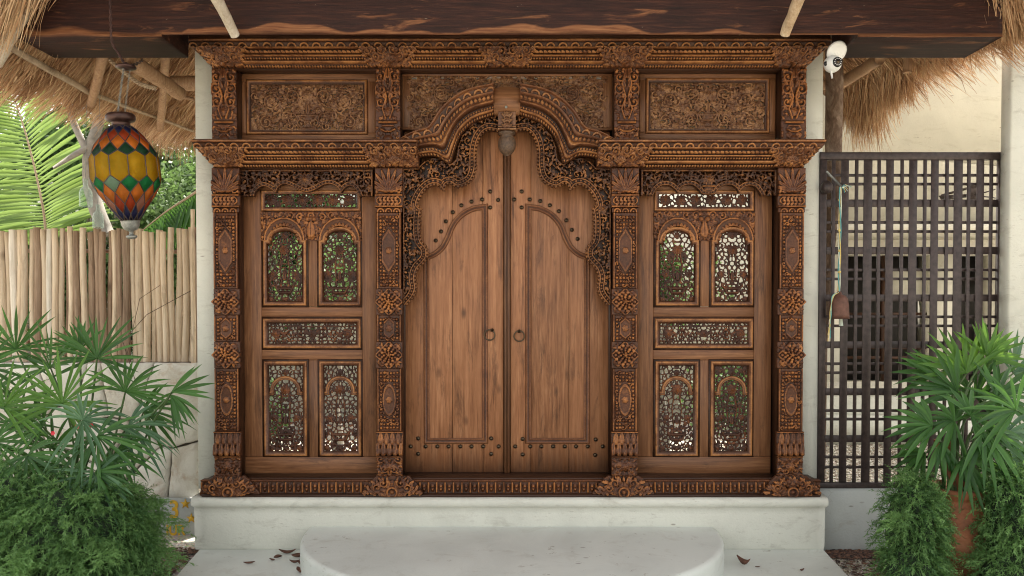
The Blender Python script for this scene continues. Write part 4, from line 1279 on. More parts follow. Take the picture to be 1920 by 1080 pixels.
for x in xs_:
    wob = .02*math.sin(x*5) + .015*math.sin(x*13+1)
    notch = gx0 < x < gx1
    rg = beam_ring(x, notch, wob)
    # subdivide the front so that the live edge band follows a wavy line
    edge = .028 + .02*math.sin(x*4.1+.5) + .012*math.sin(x*11+2) + .008*math.sin(x*23)
    edge = max(.004, edge) if (x < -1.9 or -1.75 < x < 1.3) else .003
    if -1.9 < x < -1.75: edge = .01
    f0 = rg[0]; f1 = (x, -.662, zb + edge*.5 + (.012 if notch else 0)); f2 = (x, -.655, zb + edge + (.012 if notch else 0)); f3 = (x, -.657, zb + edge + .02)
    ring = [f0, f1, f2, f3, (x, -.65, zb+.25), rg[2], rg[3], rg[4]]
    V += ring; T += [.0, .75, .75, 0, 0, 0, 0, 0]
k = 8
for i in range(len(xs_)-1):
    for j in range(k): F.append((i*k+j, (i+1)*k+j, (i+1)*k+(j+1) % k, i*k+(j+1) % k))
F.append(tuple(reversed(range(k)))); F.append(tuple(range((len(xs_)-1)*k, len(xs_)*k)))
# the ends are cut on the slant
V = [(x + (0.0), y, z) for x, y, z in V]
o = mk('ceiling_beam', V, F, M['beam'], None, False, {'tone': T}, loc=(0, -.5, zb))
tag(o, 'massive dark stained timber beam across the top of the gate', 'beam')

M['pale_log'] = wood('pale_peeled_log', (.40, .32, .23), (.56, .49, .39), (.70, .65, .56), 'z', .6, stain=(.18, .10, .05), stain_amt=.4, knots=True)
M['pale_tan'] = wood('pale_tan_log', (.28, .18, .10), (.45, .33, .21), (.58, .47, .34), 'z', .6, stain=(.12, .06, .03), stain_amt=.5)
M['log'] = wood('tan_log', (.16, .085, .045), (.30, .18, .10), (.44, .30, .19), 'z', .6, stain=(.10, .05, .025), stain_amt=.5)
M['bamboo'] = wood('thin_tan_pole', (.22, .15, .09), (.36, .27, .18), (.5, .4, .29), 'z', .6, stain=(.10, .05, .025), stain_amt=.4)

def log(name, a, b_, r0, r1, mat, n_=10, wob=.006, parent=None, segs=7):
    a = Vector(a); b_ = Vector(b_); pts = []; rs = []
    for i in range(segs+1):
        t = i/segs
        pts.append(a.lerp(b_, t) + Vector((RR.uniform(-1, 1), RR.uniform(-1, 1), RR.uniform(-1, 1)))*wob)
        rs.append((r0*(1-t) + r1*t)*RR.uniform(.95, 1.05))
    g = Geo().tube(pts, rs, n_, True, .03)
    return g.build(name, mat, parent, True)
o = log('roof_strut', P(378, -60, 4.0), P(441, 66, 4.31), .034, .025, M['pale_log'], 10, .0022); tag(o, 'pale peeled pole slanting onto the beam above the left side panel', 'pole')
o = log('roof_strut', P(1520, -60, 4.0), P(1472, 64, 4.31), .032, .027, M['pale_tan'], 10, .002); tag(o, 'tan peeled pole slanting onto the beam above the right pillar', 'pole')

# ---- thatched roof
m, n, b = new_mat('straw')
at = N(n, 'ShaderNodeAttribute', attribute_name='tone')
nz = noise(n, coords(n), 3.5, 5, .6)
t = math_n(n, 'ADD', math_n(n, 'MULTIPLY', at.outputs['Fac'], .65), math_n(n, 'MULTIPLY', nz, .45))
r = ramp(n, [(.1, (.14, .062, .026)), (.45, (.42, .235, .115)), (.9, (.70, .50, .30))])
n.links.new(t, r.inputs[0]); n.links.new(r.outputs[0], b.inputs['Base Color']); b.inputs['Roughness'].default_value = .7
M['straw'] = m
m, n, b = new_mat('straw_backing')
r = ramp(n, [(.3, (.10, .048, .02)), (.7, (.28, .14, .06))]); n.links.new(noise(n, coords(n, (4, 1, 4)), 12, 6, .6), r.inputs[0])
n.links.new(r.outputs[0], b.inputs['Base Color']); b.inputs['Roughness'].default_value = .9
M['straw_back'] = m

def strands(name, base, dirs, L, w, mat, parent, tones, bend=.15, kind='stuff', segs=3, droop=0.0):
    """many straw blades. base (n,3), dirs (n,3) unit, L (n,), w (n,)"""
    nn = len(base)
    side = np.cross(dirs, rng.normal(size=(nn, 3))); side /= np.linalg.norm(side, axis=1)[:, None]
    bd = np.cross(dirs, side)
    V = np.zeros((nn, segs+1, 2, 3)); 
    for s in range(segs+1):
        t = s/segs
        c = base + dirs*(L*t)[:, None] + bd*(bend*L*t*t*rng.normal(size=nn)*.5)[:, None] + side*(bend*L*t*t*.3)[:, None]
        c[:, 2] -= droop*L*t*t
        ww = (w*(1 - .75*t))[:, None]*side
        V[:, s, 0] = c - ww; V[:, s, 1] = c + ww
    q = np.arange(nn)[:, None]*((segs+1)*2)
    Q = np.concatenate([q + np.array([[2*s, 2*s+1, 2*s+3, 2*s+2]]) for s in range(segs)], 0)
    T = np.repeat(tones, (segs+1)*2)
    return mk(name, V.reshape(-1, 3), Q, mat, parent, False, {'tone': T}, kind=kind)

roof = empty('thatched_roof', (0, -.5, 1.42)); tag(roof, 'straw thatched palapa roof with pole rafters sheltering the gate', 'roof')
EL0, EL1 = P(0, 128, 4.55), P(365, 236, 6.6)           # left eave, near and far
dE = (EL1 - EL0)
slopeL = Vector((1.0, -.10, .80)).normalized()          # up the left slope
slopeR = Vector((-1.0, -.10, .80)).normalized()
ER0, ER1 = Vector((2.90, -.45, 1.62)), P(1592, 188, 6.5)
def side_slope(A, B, up, ext0, ext1, run, flip):
    d = (B - A); A2 = A - d*ext0; B2 = B + d*ext1
    V = [A2, B2, B2 + up*run, A2 + up*run]
    off = Vector((0, 0, .05)); V = [v + off for v in V]; V2 = [v + Vector((0, 0, .16)) for v in V]
    F = [(0, 1, 2, 3), (7, 6, 5, 4), (0, 4, 5, 1), (1, 5, 6, 2), (2, 6, 7, 3), (3, 7, 4, 0)]
    return mk('thatch_backing', V + V2, F, M['straw_back'], roof)
side_slope(EL0, EL1, slopeL, .75, .10, 4.3, False)
side_slope(ER0, ER1, slopeR, .85, .15, 4.3, True)
def straw_slope(A, B, up, e0, e1, run, cnt, name):
    d = B - A; s = rng.uniform(-e0, 1+e1, cnt); t = rng.uniform(0, 1, cnt)**1.0
    layers = np.round(t*9)/9*.6 + t*.4
    base = np.array(A)[None] + s[:, None]*np.array(d)[None] + (layers*run)[:, None]*np.array(up)[None]
    base[:, 2] += .045 - rng.uniform(0, .05, cnt)
    dirs = -np.array(up)[None] + rng.normal(size=(cnt, 3))*.13 + np.array([0, -.05, -.02])
    clump = np.sin(s*23)*.09 + np.sin(s*61+1)*.06
    dirs += np.array(d.normalized())[None]*clump[:, None]*1.6
    dirs /= np.linalg.norm(dirs, axis=1)[:, None]
    return strands(name, base, dirs, rng.uniform(.12, .34, cnt), rng.uniform(.0020, .0052, cnt), M['straw'], roof, np.clip(rng.normal(.5, .25, cnt) + np.sin(s*31)*.22, 0, 1), .10)
straw_slope(EL0, EL1, slopeL, .35, .06, 1.5, 42000, 'thatch')
straw_slope(ER0, ER1, slopeR, .6, .02, .9, 10000, 'thatch')
# ragged hanging fringe of the right eave
def fringe(A, B, cnt, L0, L1, e0=0, e1=0, clumps=26, outx=.0):
    d = B - A
    cs = rng.uniform(-e0, 1+e1, clumps); cl = rng.uniform(.55, 1.25, clumps)
    k = rng.integers(0, clumps, cnt)
    s = np.clip(cs[k] + rng.normal(size=cnt)*.03, -e0-.02, 1+e1+.02)
    base = np.array(A)[None] + s[:, None]*np.array(d)[None] + rng.normal(size=(cnt, 3))*np.array([.05, .05, .03])
    base[:, 2] += .07
    dirs = np.array([outx, -.05, -1.0])[None] + rng.normal(size=(cnt, 3))*.13 + (cl[k]-.9)[:, None]*np.array([.25, 0, 0])
    dirs /= np.linalg.norm(dirs, axis=1)[:, None]
    L = rng.uniform(L0, L1, cnt)*cl[k]
    strands('thatch_fringe', base, dirs, L, rng.uniform(.0018, .0048, cnt), M['straw'], roof, np.clip(rng.normal(.5, .25, cnt), 0, 1), .10)
fringe(ER0, ER1, 4600, .05, .16, .3, .02, 40, .10)
fringe(ER0.lerp(ER1, .80), ER1, 2300, .18, .44, 0, .03, 10, .05)
fringe(ER0.lerp(ER1, .55), ER0.lerp(ER1, .82), 1500, .15, .34, 0, 0, 8, .05)
fringe(EL0, EL1, 4500, .03, .09, .3, .05, 60, -.3)
# hanging straw on the near right corner
fringe(Vector((2.60, -.62, 1.72)), Vector((2.95, -.55, 1.70)), 1500, .12, .22, 0, 0, 9, .12)
# rear thatch seen between beam and left pier
bA, bB = P(285, 130, 7.0), P(380, 130, 7.0)
cnt = 5000
base = np.stack([rng.uniform(bA.x-.15, bB.x+.3, cnt), rng.uniform(1.75, 1.9, cnt), rng.uniform(Zf(250, 6.9), Zf(100, 6.9), cnt)], 1)
dirs = np.array([[.0, -.05, -1.0]]) + rng.normal(size=(cnt, 3))*.07; dirs /= np.linalg.norm(dirs, axis=1)[:, None]
strands('thatch', base, dirs, rng.uniform(.15, .3, cnt), rng.uniform(.002, .004, cnt), M['straw'], roof, np.clip(rng.normal(.4, .25, cnt), 0, 1), .06)
Geo().box(bA.x-.1, 2.4, 1.92, 2.0, Zf(240, 6.9), 4.2).build('thatch_backing', M['straw_back'], roof)
# poles under the thatch
def on(px, py, D): return P(px, py, D)
def plane_pt(px, py, A, B, up, lift=.03):
    """point of the sloping underside seen at a pixel, hung slightly below it"""
    nrm = (B-A).cross(up).normalized(); cam_p = Vector((0, -5, 0)); d = (P(px, py, 5) - cam_p)
    t = (A + Vector((0, 0, .0)) - cam_p).dot(nrm)/d.dot(nrm)
    return cam_p + d*t*(1 - lift/5)
pl = lambda x, y, lift=.12: plane_pt(x, y, EL0, EL1, slopeL, lift)
o = log('batten', pl(-20, 66), pl(168, 174), .020, .019, M['bamboo'], 8, .002, roof)
o = log('batten', pl(168, 174), pl(362, 246), .015, .011, M['bamboo'], 8, .004, roof)
o = log('batten', pl(318, 176), pl(362, 186), .014, .014, M['log'], 8, .002, roof)
o = log('rafter', pl(194, 100, .2), pl(171, 196, .2), .032, .026, M['log'], 10, .002, roof)
o = log('rafter', pl(311, 100, .2), pl(300, 243, .2), .030, .026, M['log'], 10, .003, roof)
o = log('rafter', P(244, 112, 4.9), P(340, 178, 5.3), .050, .042, M['log'], 12, .004, roof)
o = log('rafter', P(322, 156, 5.6), P(400, 158, 5.6), .052, .050, M['log'], 12, .003, roof)
o = log('rafter', P(-8, 118, 4.35), P(44, 20, 4.2), .036, .036, M['pale_log'], 10, .002, roof)
o = log('rafter', P(1560, 168, 5.6), P(1650, 110, 5.0), .040, .036, M['log'], 10, .003, roof)
o = log('rafter', P(1480, 172, 5.9), P(1578, 152, 5.9), .036, .036, M['log'], 10, .003, roof)
o = log('rafter', P(1703, 100, 5.5), P(1701, 136, 5.5), .03, .03, M['log'], 10, .003, roof)
# pale straw bundle at the near left corner
cnt = 800
base = np.array(P(14, -34, 4.15))[None] + rng.normal(size=(cnt, 3))*np.array([.07, .05, .05])
dirs = np.array([[-.35, -.05, -1.0]]) + rng.normal(size=(cnt, 3))*.10; dirs /= np.linalg.norm(dirs, axis=1)[:, None]
strands('thatch', base, dirs, rng.uniform(.15, .35, cnt), rng.uniform(.002, .004, cnt), M['straw'], roof, np.clip(rng.normal(.75, .2, cnt), 0, 1), .06)

# braided rope under the thatch
pts = [P(205, 112, 4.9), P(235, 132, 4.92), P(262, 152, 4.94), P(292, 166, 4.96)]
cp = [Vector(q) for q in [pts[0], pts[1], pts[2], pts[3]]]
g = Geo()
for ph in (0, 2.1, 4.2):
    q = []
    for i in range(60):
        t = i/59*3; k = min(2, int(t)); c = cp[k].lerp(cp[k+1], t-k); c = c + Vector((0, 0, -.02*math.sin(i/59*math.pi)))
        a = i*.62 + ph; q.append(c + Vector((0, math.sin(a)*.008, math.cos(a)*.008)))
    g.tube(q, .007, 6)
o = g.build('braided_rope', M['bamboo'], None, True); tag(o, 'braided tan rope sagging under the thatch behind the lantern chain', 'rope')

# ---- fence of sticks
DF = 5.55
fence = empty('stick_fence', (P(180, 678, DF).x, DF-5, Zf(682, DF))); tag(fence, 'fence of upright peeled sticks on top of the stone wall', 'fence')
M['stick'] = wood('peeled_stick', (.36, .25, .16), (.56, .44, .31), (.68, .58, .45), 'z', .65, stain=(.12, .07, .04), stain_amt=.65)
M['stick_dark'] = wood('barked_stick', (.14, .085, .05), (.26, .175, .115), (.42, .32, .23), 'z', .75, stain=(.06, .035, .02), stain_amt=.6)
M['stick_pale'] = wood('bleached_stick', (.42, .36, .28), (.58, .52, .43), (.72, .67, .59), 'z', .65, stain=(.2, .14, .09), stain_amt=.4)
px = -42; r = random.Random(3)
while px < 372:
    w = r.uniform(9.5, 15.5)
    cx = px + w/2
    c = P(cx, 560, DF); R_ = w/2*DF/FPX
    z0, z1 = Zf(684, DF), Zf(r.uniform(424, 437), DF)
    y = DF-5 + r.uniform(-.02, .02); lean = r.uniform(-.012, .012); ph = r.uniform(0, 6)
    pts = [(c.x + lean*(t-.5) + .006*math.sin(ph + t*5), y + .004*math.cos(ph+t*4), z0 + (z1-z0)*t) for t in np.linspace(0, 1, 9)]
    rs = [R_*(1.03 - .10*t)*r.uniform(.94, 1.04) for t in np.linspace(0, 1, 9)]
    mat = M['stick'] if r.random() < .68 else (M['stick_dark'] if r.random() < .6 else M['stick_pale'])
    Geo().tube(pts, rs, 9, True, .04).build('stick', mat, fence, True)
    px += w*.93 + (0 if r.random() < .9 else 2)
log('stick', P(363, 684, 5.45), P(361, 392, 5.45), .017, .014, M['stick'], 8, .003, fence)
for zz in (470, 640):
    log('cross_pole', P(-45, zz, DF+.1), P(372, zz+3, DF+.1), .014, .014, M['stick_dark'], 8, .003, fence)

# ---- rubble stone wall
DW = 5.42
M['stone'] = None
m, n, b = new_mat('pale_limestone')
v = coords(n, (1, 1, 1), True)
r_ = ramp(n, [(.3, (.46, .41, .33)), (.5, (.68, .65, .58)), (.7, (.78, .76, .70))]); n.links.new(noise(n, v, 3, 8, .68, .6), r_.inputs[0])
rs = ramp(n, [(.57, (0, 0, 0)), (.68, (1, 1, 1))]); n.links.new(noise(n, v, 5, 6, .65, 1), rs.inputs[0])
c = mixc(n, math_n(n, 'MULTIPLY', rs.outputs[0], .6), r_.outputs[0], (.40, .26, .15))
rk = ramp(n, [(.70, (0, 0, 0)), (.76, (1, 1, 1))]); n.links.new(noise(n, v, 10, 6, .7), rk.inputs[0])
c = mixc(n, math_n(n, 'MULTIPLY', rk.outputs[0], .8), c, (.10, .07, .05))
n.links.new(c, b.inputs['Base Color']); b.inputs['Roughness'].default_value = .85
bump(n, b, noise(n, v, 9, 9, .72), .8, .02)
M['stone'] = m
M['mortar'] = stucco('grey_mortar', (.16, .13, .10), bs=.8)
sw = empty('stone_wall', (P(180, 900, DW).x, DW-5, GZ)); tag(sw, 'pale rubble stone wall below the stick fence', 'wall')
def clip_poly(poly, nx_, ny_, d):
    out = []
    for i in range(len(poly)):
        a = poly[i]; b2 = poly[(i+1) % len(poly)]
        sa = a[0]*nx_ + a[1]*ny_ - d; sb = b2[0]*nx_ + b2[1]*ny_ - d
        if sa <= 0: out.append(a)
        if (sa < 0) != (sb < 0) and sa != sb:
            t = sa/(sa-sb); out.append((a[0]+(b2[0]-a[0])*t, a[1]+(b2[1]-a[1])*t))
    return out
seeds = [(215,735),(315,770),(352,905),(285,900),(238,850),(180,740),(200,830),(120,720),(130,800),(60,745),(40,850),(-10,760),(-20,880),(110,880),(180,910),(250,960),(345,970),(320,1010),(364,1012),(290,1060),(350,1060),(200,990),(100,970),(30,960),(20,1060),(130,1060),(220,1070),(310,1100),(365,1100),(-40,1000)]
mortar = Geo().box(Xf(-70, DW), Xf(377, DW), DW-5+.035, DW-5+.35, GZ, Zf(680, DW)); mortar.build('mortar', M['mortar'], sw)
from mathutils import noise as mnoise
for i, (sx, sy) in enumerate(seeds):
    poly = [(-66, 679), (376, 679), (376, 1122), (-66, 1122)]
    for j, (qx, qy) in enumerate(seeds):
        if i == j: continue
        nx_, ny_ = qx-sx, qy-sy; d = nx_*(qx+sx)/2 + ny_*(qy+sy)/2
        poly = clip_poly(poly, nx_, ny_, d)
        if len(poly) < 3: break
    if len(poly) < 3: continue
    # fine outline
    fine = []
    for k in range(len(poly)):
        a = np.array(poly[k]); b2 = np.array(poly[(k+1) % len(poly)]); L = np.hypot(*(b2-a)); q = max(1, int(L/9))
        for t in range(q): fine.append(a + (b2-a)*t/q)
    c = np.mean(fine, axis=0); V = []; F = []; nn = len(fine)
    for ring, (sc, h) in enumerate(((1, -.03), (1, .002), (.985, .012), (.93, .020), (.7, .026), (.35, .028))):
        for (x, y) in fine:
            e = np.hypot(x-c[0], y-c[1])
            s2 = sc - (1.6/e)
            xx = c[0] + (x-c[0])*s2; yy = c[1] + (y-c[1])*s2
            nz_ = mnoise.noise(Vector((xx*.035, yy*.035, i)))
            j_ = mnoise.noise(Vector((xx*.15, yy*.15, i+9)))*2.2
            pnt = P(xx + j_, yy + j_*.6, DW); V.append((pnt.x, pnt.y - h + (nz_*.012 if ring > 1 else 0), pnt.z))
    for rg in range(5):
        for k in range(nn): F.append((rg*nn+(k+1) % nn, rg*nn+k, (rg+1)*nn+k, (rg+1)*nn+(k+1) % nn))
    F.append(tuple(reversed(range(5*nn, 6*nn))))
    mk('stone', V, F, M['stone'], sw, True)

# painted sign leaning at the foot of the wall
M['signgrey'] = stucco('weathered_grey_board', (.42, .44, .44), dirt_amt=.5)
M['yellow'] = plain('yellow_paint', (.62, .36, .02), .6, 0, .25, 30, .1)
DSg = 5.32
sg = empty('painted_sign', (Xf(330, DSg), DSg-5, Zf(1012, DSg))); tag(sg, 'grey board with yellow painted number, star and letters half hidden beside the plinth', 'sign')
slab('board', 262, 372, 934, 1012, DSg, .02, M['signgrey'], sg, .002)
def text(body, px, py, h, D, mat, parent, name='lettering', sx=1.0):
    cu = bpy.data.curves.new(name, 'FONT'); cu.body = body; cu.size = h/ .7 * D/FPX; cu.extrude = .0008; cu.offset = .003
    o = bpy.data.objects.new(name, cu); C.objects.link(o); cu.materials.append(mat)
    o.parent = parent; o.rotation_euler = (math.pi/2, 0, 0); o.scale = (sx, 1, 1)
    o.location = P(px, py, D) - origin(parent)
    bpy.context.view_layer.update()
    me = bpy.data.meshes.new_from_object(o.evaluated_get(bpy.context.evaluated_depsgraph_get()))
    me.name = name; o2 = bpy.data.objects.new(name, me); C.objects.link(o2); o2.parent = parent
    o2.rotation_euler = o.rotation_euler; o2.scale = o.scale; o2.location = o.location
    bpy.data.objects.remove(o); return o2
text('3', 316, 971, 33, DSg-.003, M['yellow'], sg, sx=.9)
text('JUR', 311, 1003, 19, DSg-.003, M['yellow'], sg, sx=.85)
g = Geo(); q = []
for i in range(10):
    a = -math.pi/2 + i*math.pi/5; rr_ = 10 if i % 2 == 0 else 4.2
    q.append((344 + rr_*math.cos(a), 945 + rr_*math.sin(a)))
prism('star_mark', q, DSg-.003, .0025, M['yellow'], sg)
prism('star_mark', [(x + 11, y + 27) for x, y in q], DSg-.003, .0025, M['yellow'], sg)

# ---- right: low wall, far-right wall, lattice gate
o = Geo().box(Xf(1520, 4.95), Xf(1925, 4.95)+.4, -.045, .16, GZ-.02, Zf(919, 4.95), .012).build('low_wall', M['lowwall']); tag(o, 'low grey plastered wall below the iron lattice gate', 'wall')
o = Geo().box(Xf(1886, 4.93), Xf(1886, 4.93)+1.5, -.1, .0, GZ-.02, 2.6, .01).build('side_wall', M['white']); tag(o, 'white plaster wall at the far right edge beside the lattice gate', 'wall')

DG = 5.0
lat = empty('lattice_gate', (Xf(1714, DG), 0, Zf(918, DG))); tag(lat, 'rusty brown iron lattice gate on the low grey wall', 'gate')
XL, XR = 1536, 1888
slab('frame_rail', XL, XR, 285, 299, DG, .035, M['iron'], lat, .002); slab('frame_rail', XL, XR, 905, 918, DG, .035, M['iron'], lat, .002)
slab('frame_post', XL, 1549, 299.2, 904.8, DG, .035, M['iron'], lat, .002); slab('frame_post', 1872, XR, 299.2, 904.8, DG, .035, M['iron'], lat, .002)
for i, (a, b2) in enumerate(((1576,1590),(1618,1634),(1660,1674),(1703,1718),(1744,1758),(1787,1803),(1829,1843))):
    slab('upright_bar', a, b2, 299.2, 904.8, DG+.006+.003*(i % 2), .006, M['iron'], lat, .001)
for i, c in enumerate((1562, 1605, 1647, 1690, 1733, 1774, 1815, 1857)):
    slab('thin_upright', c-3, c+3, 299.2, 904.8, DG+.005, .010, M['iron'], lat, .001)
for a, b2 in ((374,388),(463,477),(552,565),(640,653),(728,741),(816,829)):
    slab('level_bar', 1549.2, 1871.8, a, b2, DG+.014, .006, M['iron'], lat, .001)
for c in (328.5, 345, 417, 434, 506, 523, 594, 611, 682, 699, 770, 786, 857, 876):
    slab('thin_level', 1549.2, 1871.8, c-2.6, c+2.6, DG+.021, .008, M['iron'], lat, .001)

# barked post behind the gate edge
M['bark'] = None
m, n, b = new_mat('brown_bark')
v = coords(n, (1, 1, .5))
r_ = ramp(n, [(.3, (.05, .03, .02)), (.5, (.14, .085, .055)), (.72, (.32, .24, .18))]); n.links.new(noise(n, v, 14, 8, .7, .8), r_.inputs[0])
n.links.new(r_.outputs[0], b.inputs['Base Color']); b.inputs['Roughness'].default_value = .9
bump(n, b, noise(n, v, 24, 8, .7), .9, .02); M['bark'] = m
pp = [P(1562, 60, 5.35), P(1564, 150, 5.35), P(1563, 240, 5.35), P(1562, 330, 5.35), P(1556, 430, 5.35), P(1548, 520, 5.35), P(1540, 640, 5.35), P(1534, 900, 5.35)]
o = Geo().tube(pp, [.055, .056, .055, .053, .045, .042, .04, .045], 14, True, .05).build('bark_post', M['bark'], None, True); tag(o, 'rough barked tree trunk post rising beside the right pier', 'post')

# ---- courtyard behind the lattice
DB = 9.6
cw = empty('courtyard_house', (Xf(1750, DB), DB-5, GZ)); tag(cw, 'cream plastered house with dark window openings seen through the lattice gate', 'house')
def wallbox(x0, x1, y0, y1, name='wall', mat='cream', D=DB, th=.3, par=None):
    return Geo().box(Xf(x0, D), Xf(x1, D), D-5, D-5+th, Zf(y1, D), Zf(y0, D)).build(name, M[mat], par or cw)
zlo = 826
wallbox(1480, 2150, -100, 478); wallbox(1480, 1588, 478, 716); wallbox(1745, 1792, 478, 716); wallbox(1858, 2150, 478, 716); wallbox(1480, 2150, 716, 800)
wallbox(1660, 1745, 508, 560, 'wall_panel', 'cream', DB+.15)
wallbox(1655, 1662, 478, 716, 'mullion', 'darkwood_z', DB+.05, .08)
M['void'] = plain('unlit_room_black', (.018, .015, .013), .7, 0, .2, 5, 0)
wallbox(1560, 1900, 470, 725, 'dark_window_sheet', 'void', DB+.305, .1)  # flat black sheet stands in for the darkness of the room
for yy in (586, 650, 668): wallbox(1588, 1745, yy, yy+5, 'glazing_bar', 'darkwood_x', DB+.08, .05)
wallbox(1430, 2150, 745, 835, 'veranda_step', 'white', 9.3, .29)
wallbox(1430, 2150, 782, 835, 'veranda_step', 'white', 9.0, .29)
Geo().box(Xf(1480, DB), Xf(2150, DB), 3.9, 4.59, Zf(450, DB), Zf(432, DB)).build('lintel_shelf', M['cream'], cw)
# wall fan
fc = P(1826, 365, 8.9)
fan = empty('wall_fan', fc); tag(fan, 'black fan high on the cream wall behind the lattice gate', 'fan')
Geo().lathe(fc, [(.05, .10), (.07, .05), (.07, -.05), (.02, -.10)], 16).build('motor', M['iron'], fan, True)
for k in range(3):
    a = k*2.1 + .5; g = Geo()
    d = Vector((math.cos(a), math.sin(a), 0)); s2 = Vector((-math.sin(a), math.cos(a), .3)).normalized()
    q = [fc + d*.06 - s2*.03, fc + d*.32 - s2*.07, fc + d*.34 + s2*.04, fc + d*.06 + s2*.03]
    q2 = [p - Vector((0, 0, .012)) for p in q]
    g.add(q + q2, [(0, 1, 2, 3), (7, 6, 5, 4), (0, 4, 5, 1), (1, 5, 6, 2), (2, 6, 7, 3), (3, 7, 4, 0)]); g.build('blade', M['iron'], fan)
Geo().tube([fc + Vector((0, 0, .09)), fc + Vector((0, .66, .09))], .015, 8).build('bracket', M['iron'], fan, True)
# cream wall under the thatch on the right, curving away
V = []; F = []
for i in range(25):
    t = i/24; x = Xf(1500, 7.6) + t*4.2; y = 2.35 + .5*(math.cos(t*1.5) - 1) - t*.4
    for z in (1.22 + .22*math.cos(t*3), 3.4): V.append((x, y, z))
for i in range(24): F.append((2*i, 2*i+2, 2*i+3, 2*i+1))
o = mk('curved_wall', V, F, M['cream'], None, True); md = o.modifiers.new('thick', 'SOLIDIFY'); md.thickness = .2; md.offset = 1
tag(o, 'curved cream stucco wall under the ragged thatch on the right', 'wall')

# garden wall far behind the gate
o = Geo().box(-9, 8, 6.5, 6.8, GZ, 2.2).build('garden_wall', M['white']); tag(o, 'white garden wall glimpsed through the pierced panels', 'wall')
# ============================================================ LANTERN
DL = 4.22
lc = P(236, 327, DL); u = DL/FPX*.945
tilt = Matrix.Rotation(rad(-3.0), 3, 'Y') @ Matrix.Rotation(rad(4), 3, 'X')
lant = empty('glass_lantern', P(237, 447, DL)); tag(lant, 'hanging stained glass lantern of amber, green and blue panes in dark metal', 'lantern')
def glass(name, col, rough=.14):
    m, n, b = new_mat(name)
    v = coords(n)
    r = ramp(n, [(.3, tuple(c*.85 for c in col)), (.7, tuple(min(1, c*1.15) for c in col))])
    f = noise(n, v, 14, 3, .5); n.links.new(f, r.inputs[0]); n.links.new(r.outputs[0], b.inputs['Base Color'])
    b.inputs['Roughness'].default_value = rough
    h = noise(n, v, 120, 3, .6, 1); bp = bump(n, b, h, 1.0, .008)
    tr = N(n, 'ShaderNodeBsdfTranslucent'); n.links.new(r.outputs[0], tr.inputs[0])
    mx = N(n, 'ShaderNodeMixShader'); mx.inputs[0].default_value = .72
    n.links.new(b.outputs[0], mx.inputs[1]); n.links.new(tr.outputs[0], mx.inputs[2])
    n.links.new(mx.outputs[0], n.nodes['Material Output'].inputs[0]); return m
G_ = {'blue': glass('blue_glass', (.04, .045, .16)), 'red': glass('red_glass', (.62, .11, .03)), 'orange': glass('orange_glass', (.92, .36, .05)),
      'dgreen': glass('dark_green_glass', (.03, .13, .06)), 'yellow': glass('amber_glass', (.80, .56, .02)), 'green': glass('green_glass', (.03, .42, .13)),
      'pale': glass('pale_green_glass', (.40, .62, .45)), 'rose': glass('rose_glass', (.62, .32, .22))}
NL = 12
def lz(q): return (325 - (180 + q/3.6))*u
def lr(q): return q/3.6*u
RG = [(190, 72, 1), (216, 106, 0), (262, 142, 1), (318, 183, 0), (380, 214, 1), (415, 226, 0), (550, 230, 0), (598, 221, 1), (665, 184, 0), (740, 134, 1), (808, 88, 0), (857, 54, 1)]
def lv(k, i):
    """ring k, index in half steps"""
    q, r_, ph = RG[k]
    a = -math.pi/2 + (i)*math.pi/NL
    return lc + tilt @ Vector((lr(r_)*math.cos(a), lr(r_)*math.sin(a), lz(q)))
came = Geo()
def pane(verts, mat):
    vs = [v + Vector((0, 0, 0)) for v in verts]; c = sum(vs, Vector())/len(vs)
    out = [(c + (v-c)*.97) for v in vs]; nrm = (out[1]-out[0]).cross(out[2]-out[0]).normalized()
    if nrm.dot(c-lc) < 0: nrm = -nrm
    nn = len(out)
    V = [o + nrm*.0015 for o in out] + [o - nrm*.0015 for o in out]
    F = [tuple(range(nn)), tuple(reversed(range(nn, 2*nn)))] + [(i, i+nn, (i+1) % nn+nn, (i+1) % nn) for i in range(nn)]
    mk('glass_pane', V, F, G_[mat], lant)
    for i in range(nn):
        e = tuple(sorted((tuple(round(x, 4) for x in vs[i]), tuple(round(x, 4) for x in vs[(i+1) % nn]))))
        if e not in edges: edges.add(e); came.tube([vs[i], vs[(i+1) % nn]], .0032, 5, False)
edges = set()
even = range(0, 2*NL, 2); odd = range(1, 2*NL, 2)
for i in even:       # ring parity 0 -> even half steps
    pane([lv(0, i-1), lv(1, i), lv(0, i+1)], 'blue')
    pane([lv(1, i), lv(2, i-1), lv(3, i), lv(2, i+1)], 'red')
    pane([lv(3, i), lv(4, i-1), lv(5, i), lv(4, i+1)], 'dgreen')
    pane([lv(6, i), lv(7, i-1), lv(8, i), lv(7, i+1)], 'pale' if i in (0, 20) else 'green')
    pane([lv(8, i), lv(9, i-1), lv(10, i), lv(9, i+1)], 'rose' if i in (22, 4) else 'red')
for i in odd:
    pane([lv(0, i), lv(1, i-1), lv(2, i), lv(1, i+1)], 'blue')
    pane([lv(2, i), lv(3, i-1), lv(4, i), lv(3, i+1)], 'orange')
    pane([lv(4, i), lv(5, i-1), lv(6, i-1), lv(7, i), lv(6, i+1), lv(5, i+1)], 'yellow')
    pane([lv(7, i), lv(8, i-1), lv(9, i), lv(8, i+1)], 'orange')
    pane([lv(9, i), lv(10, i-1), lv(11, i), lv(10, i+1)], 'blue')
for i in odd: came.tube([lv(11, i), lv(11, i+2)], .004, 5, False); came.tube([lv(0, i), lv(0, i+2)], .004, 5, False)
came.build('lead_came', plain('dark_lead', (.07, .05, .045), .45, .5, .3, 60, .2), lant)
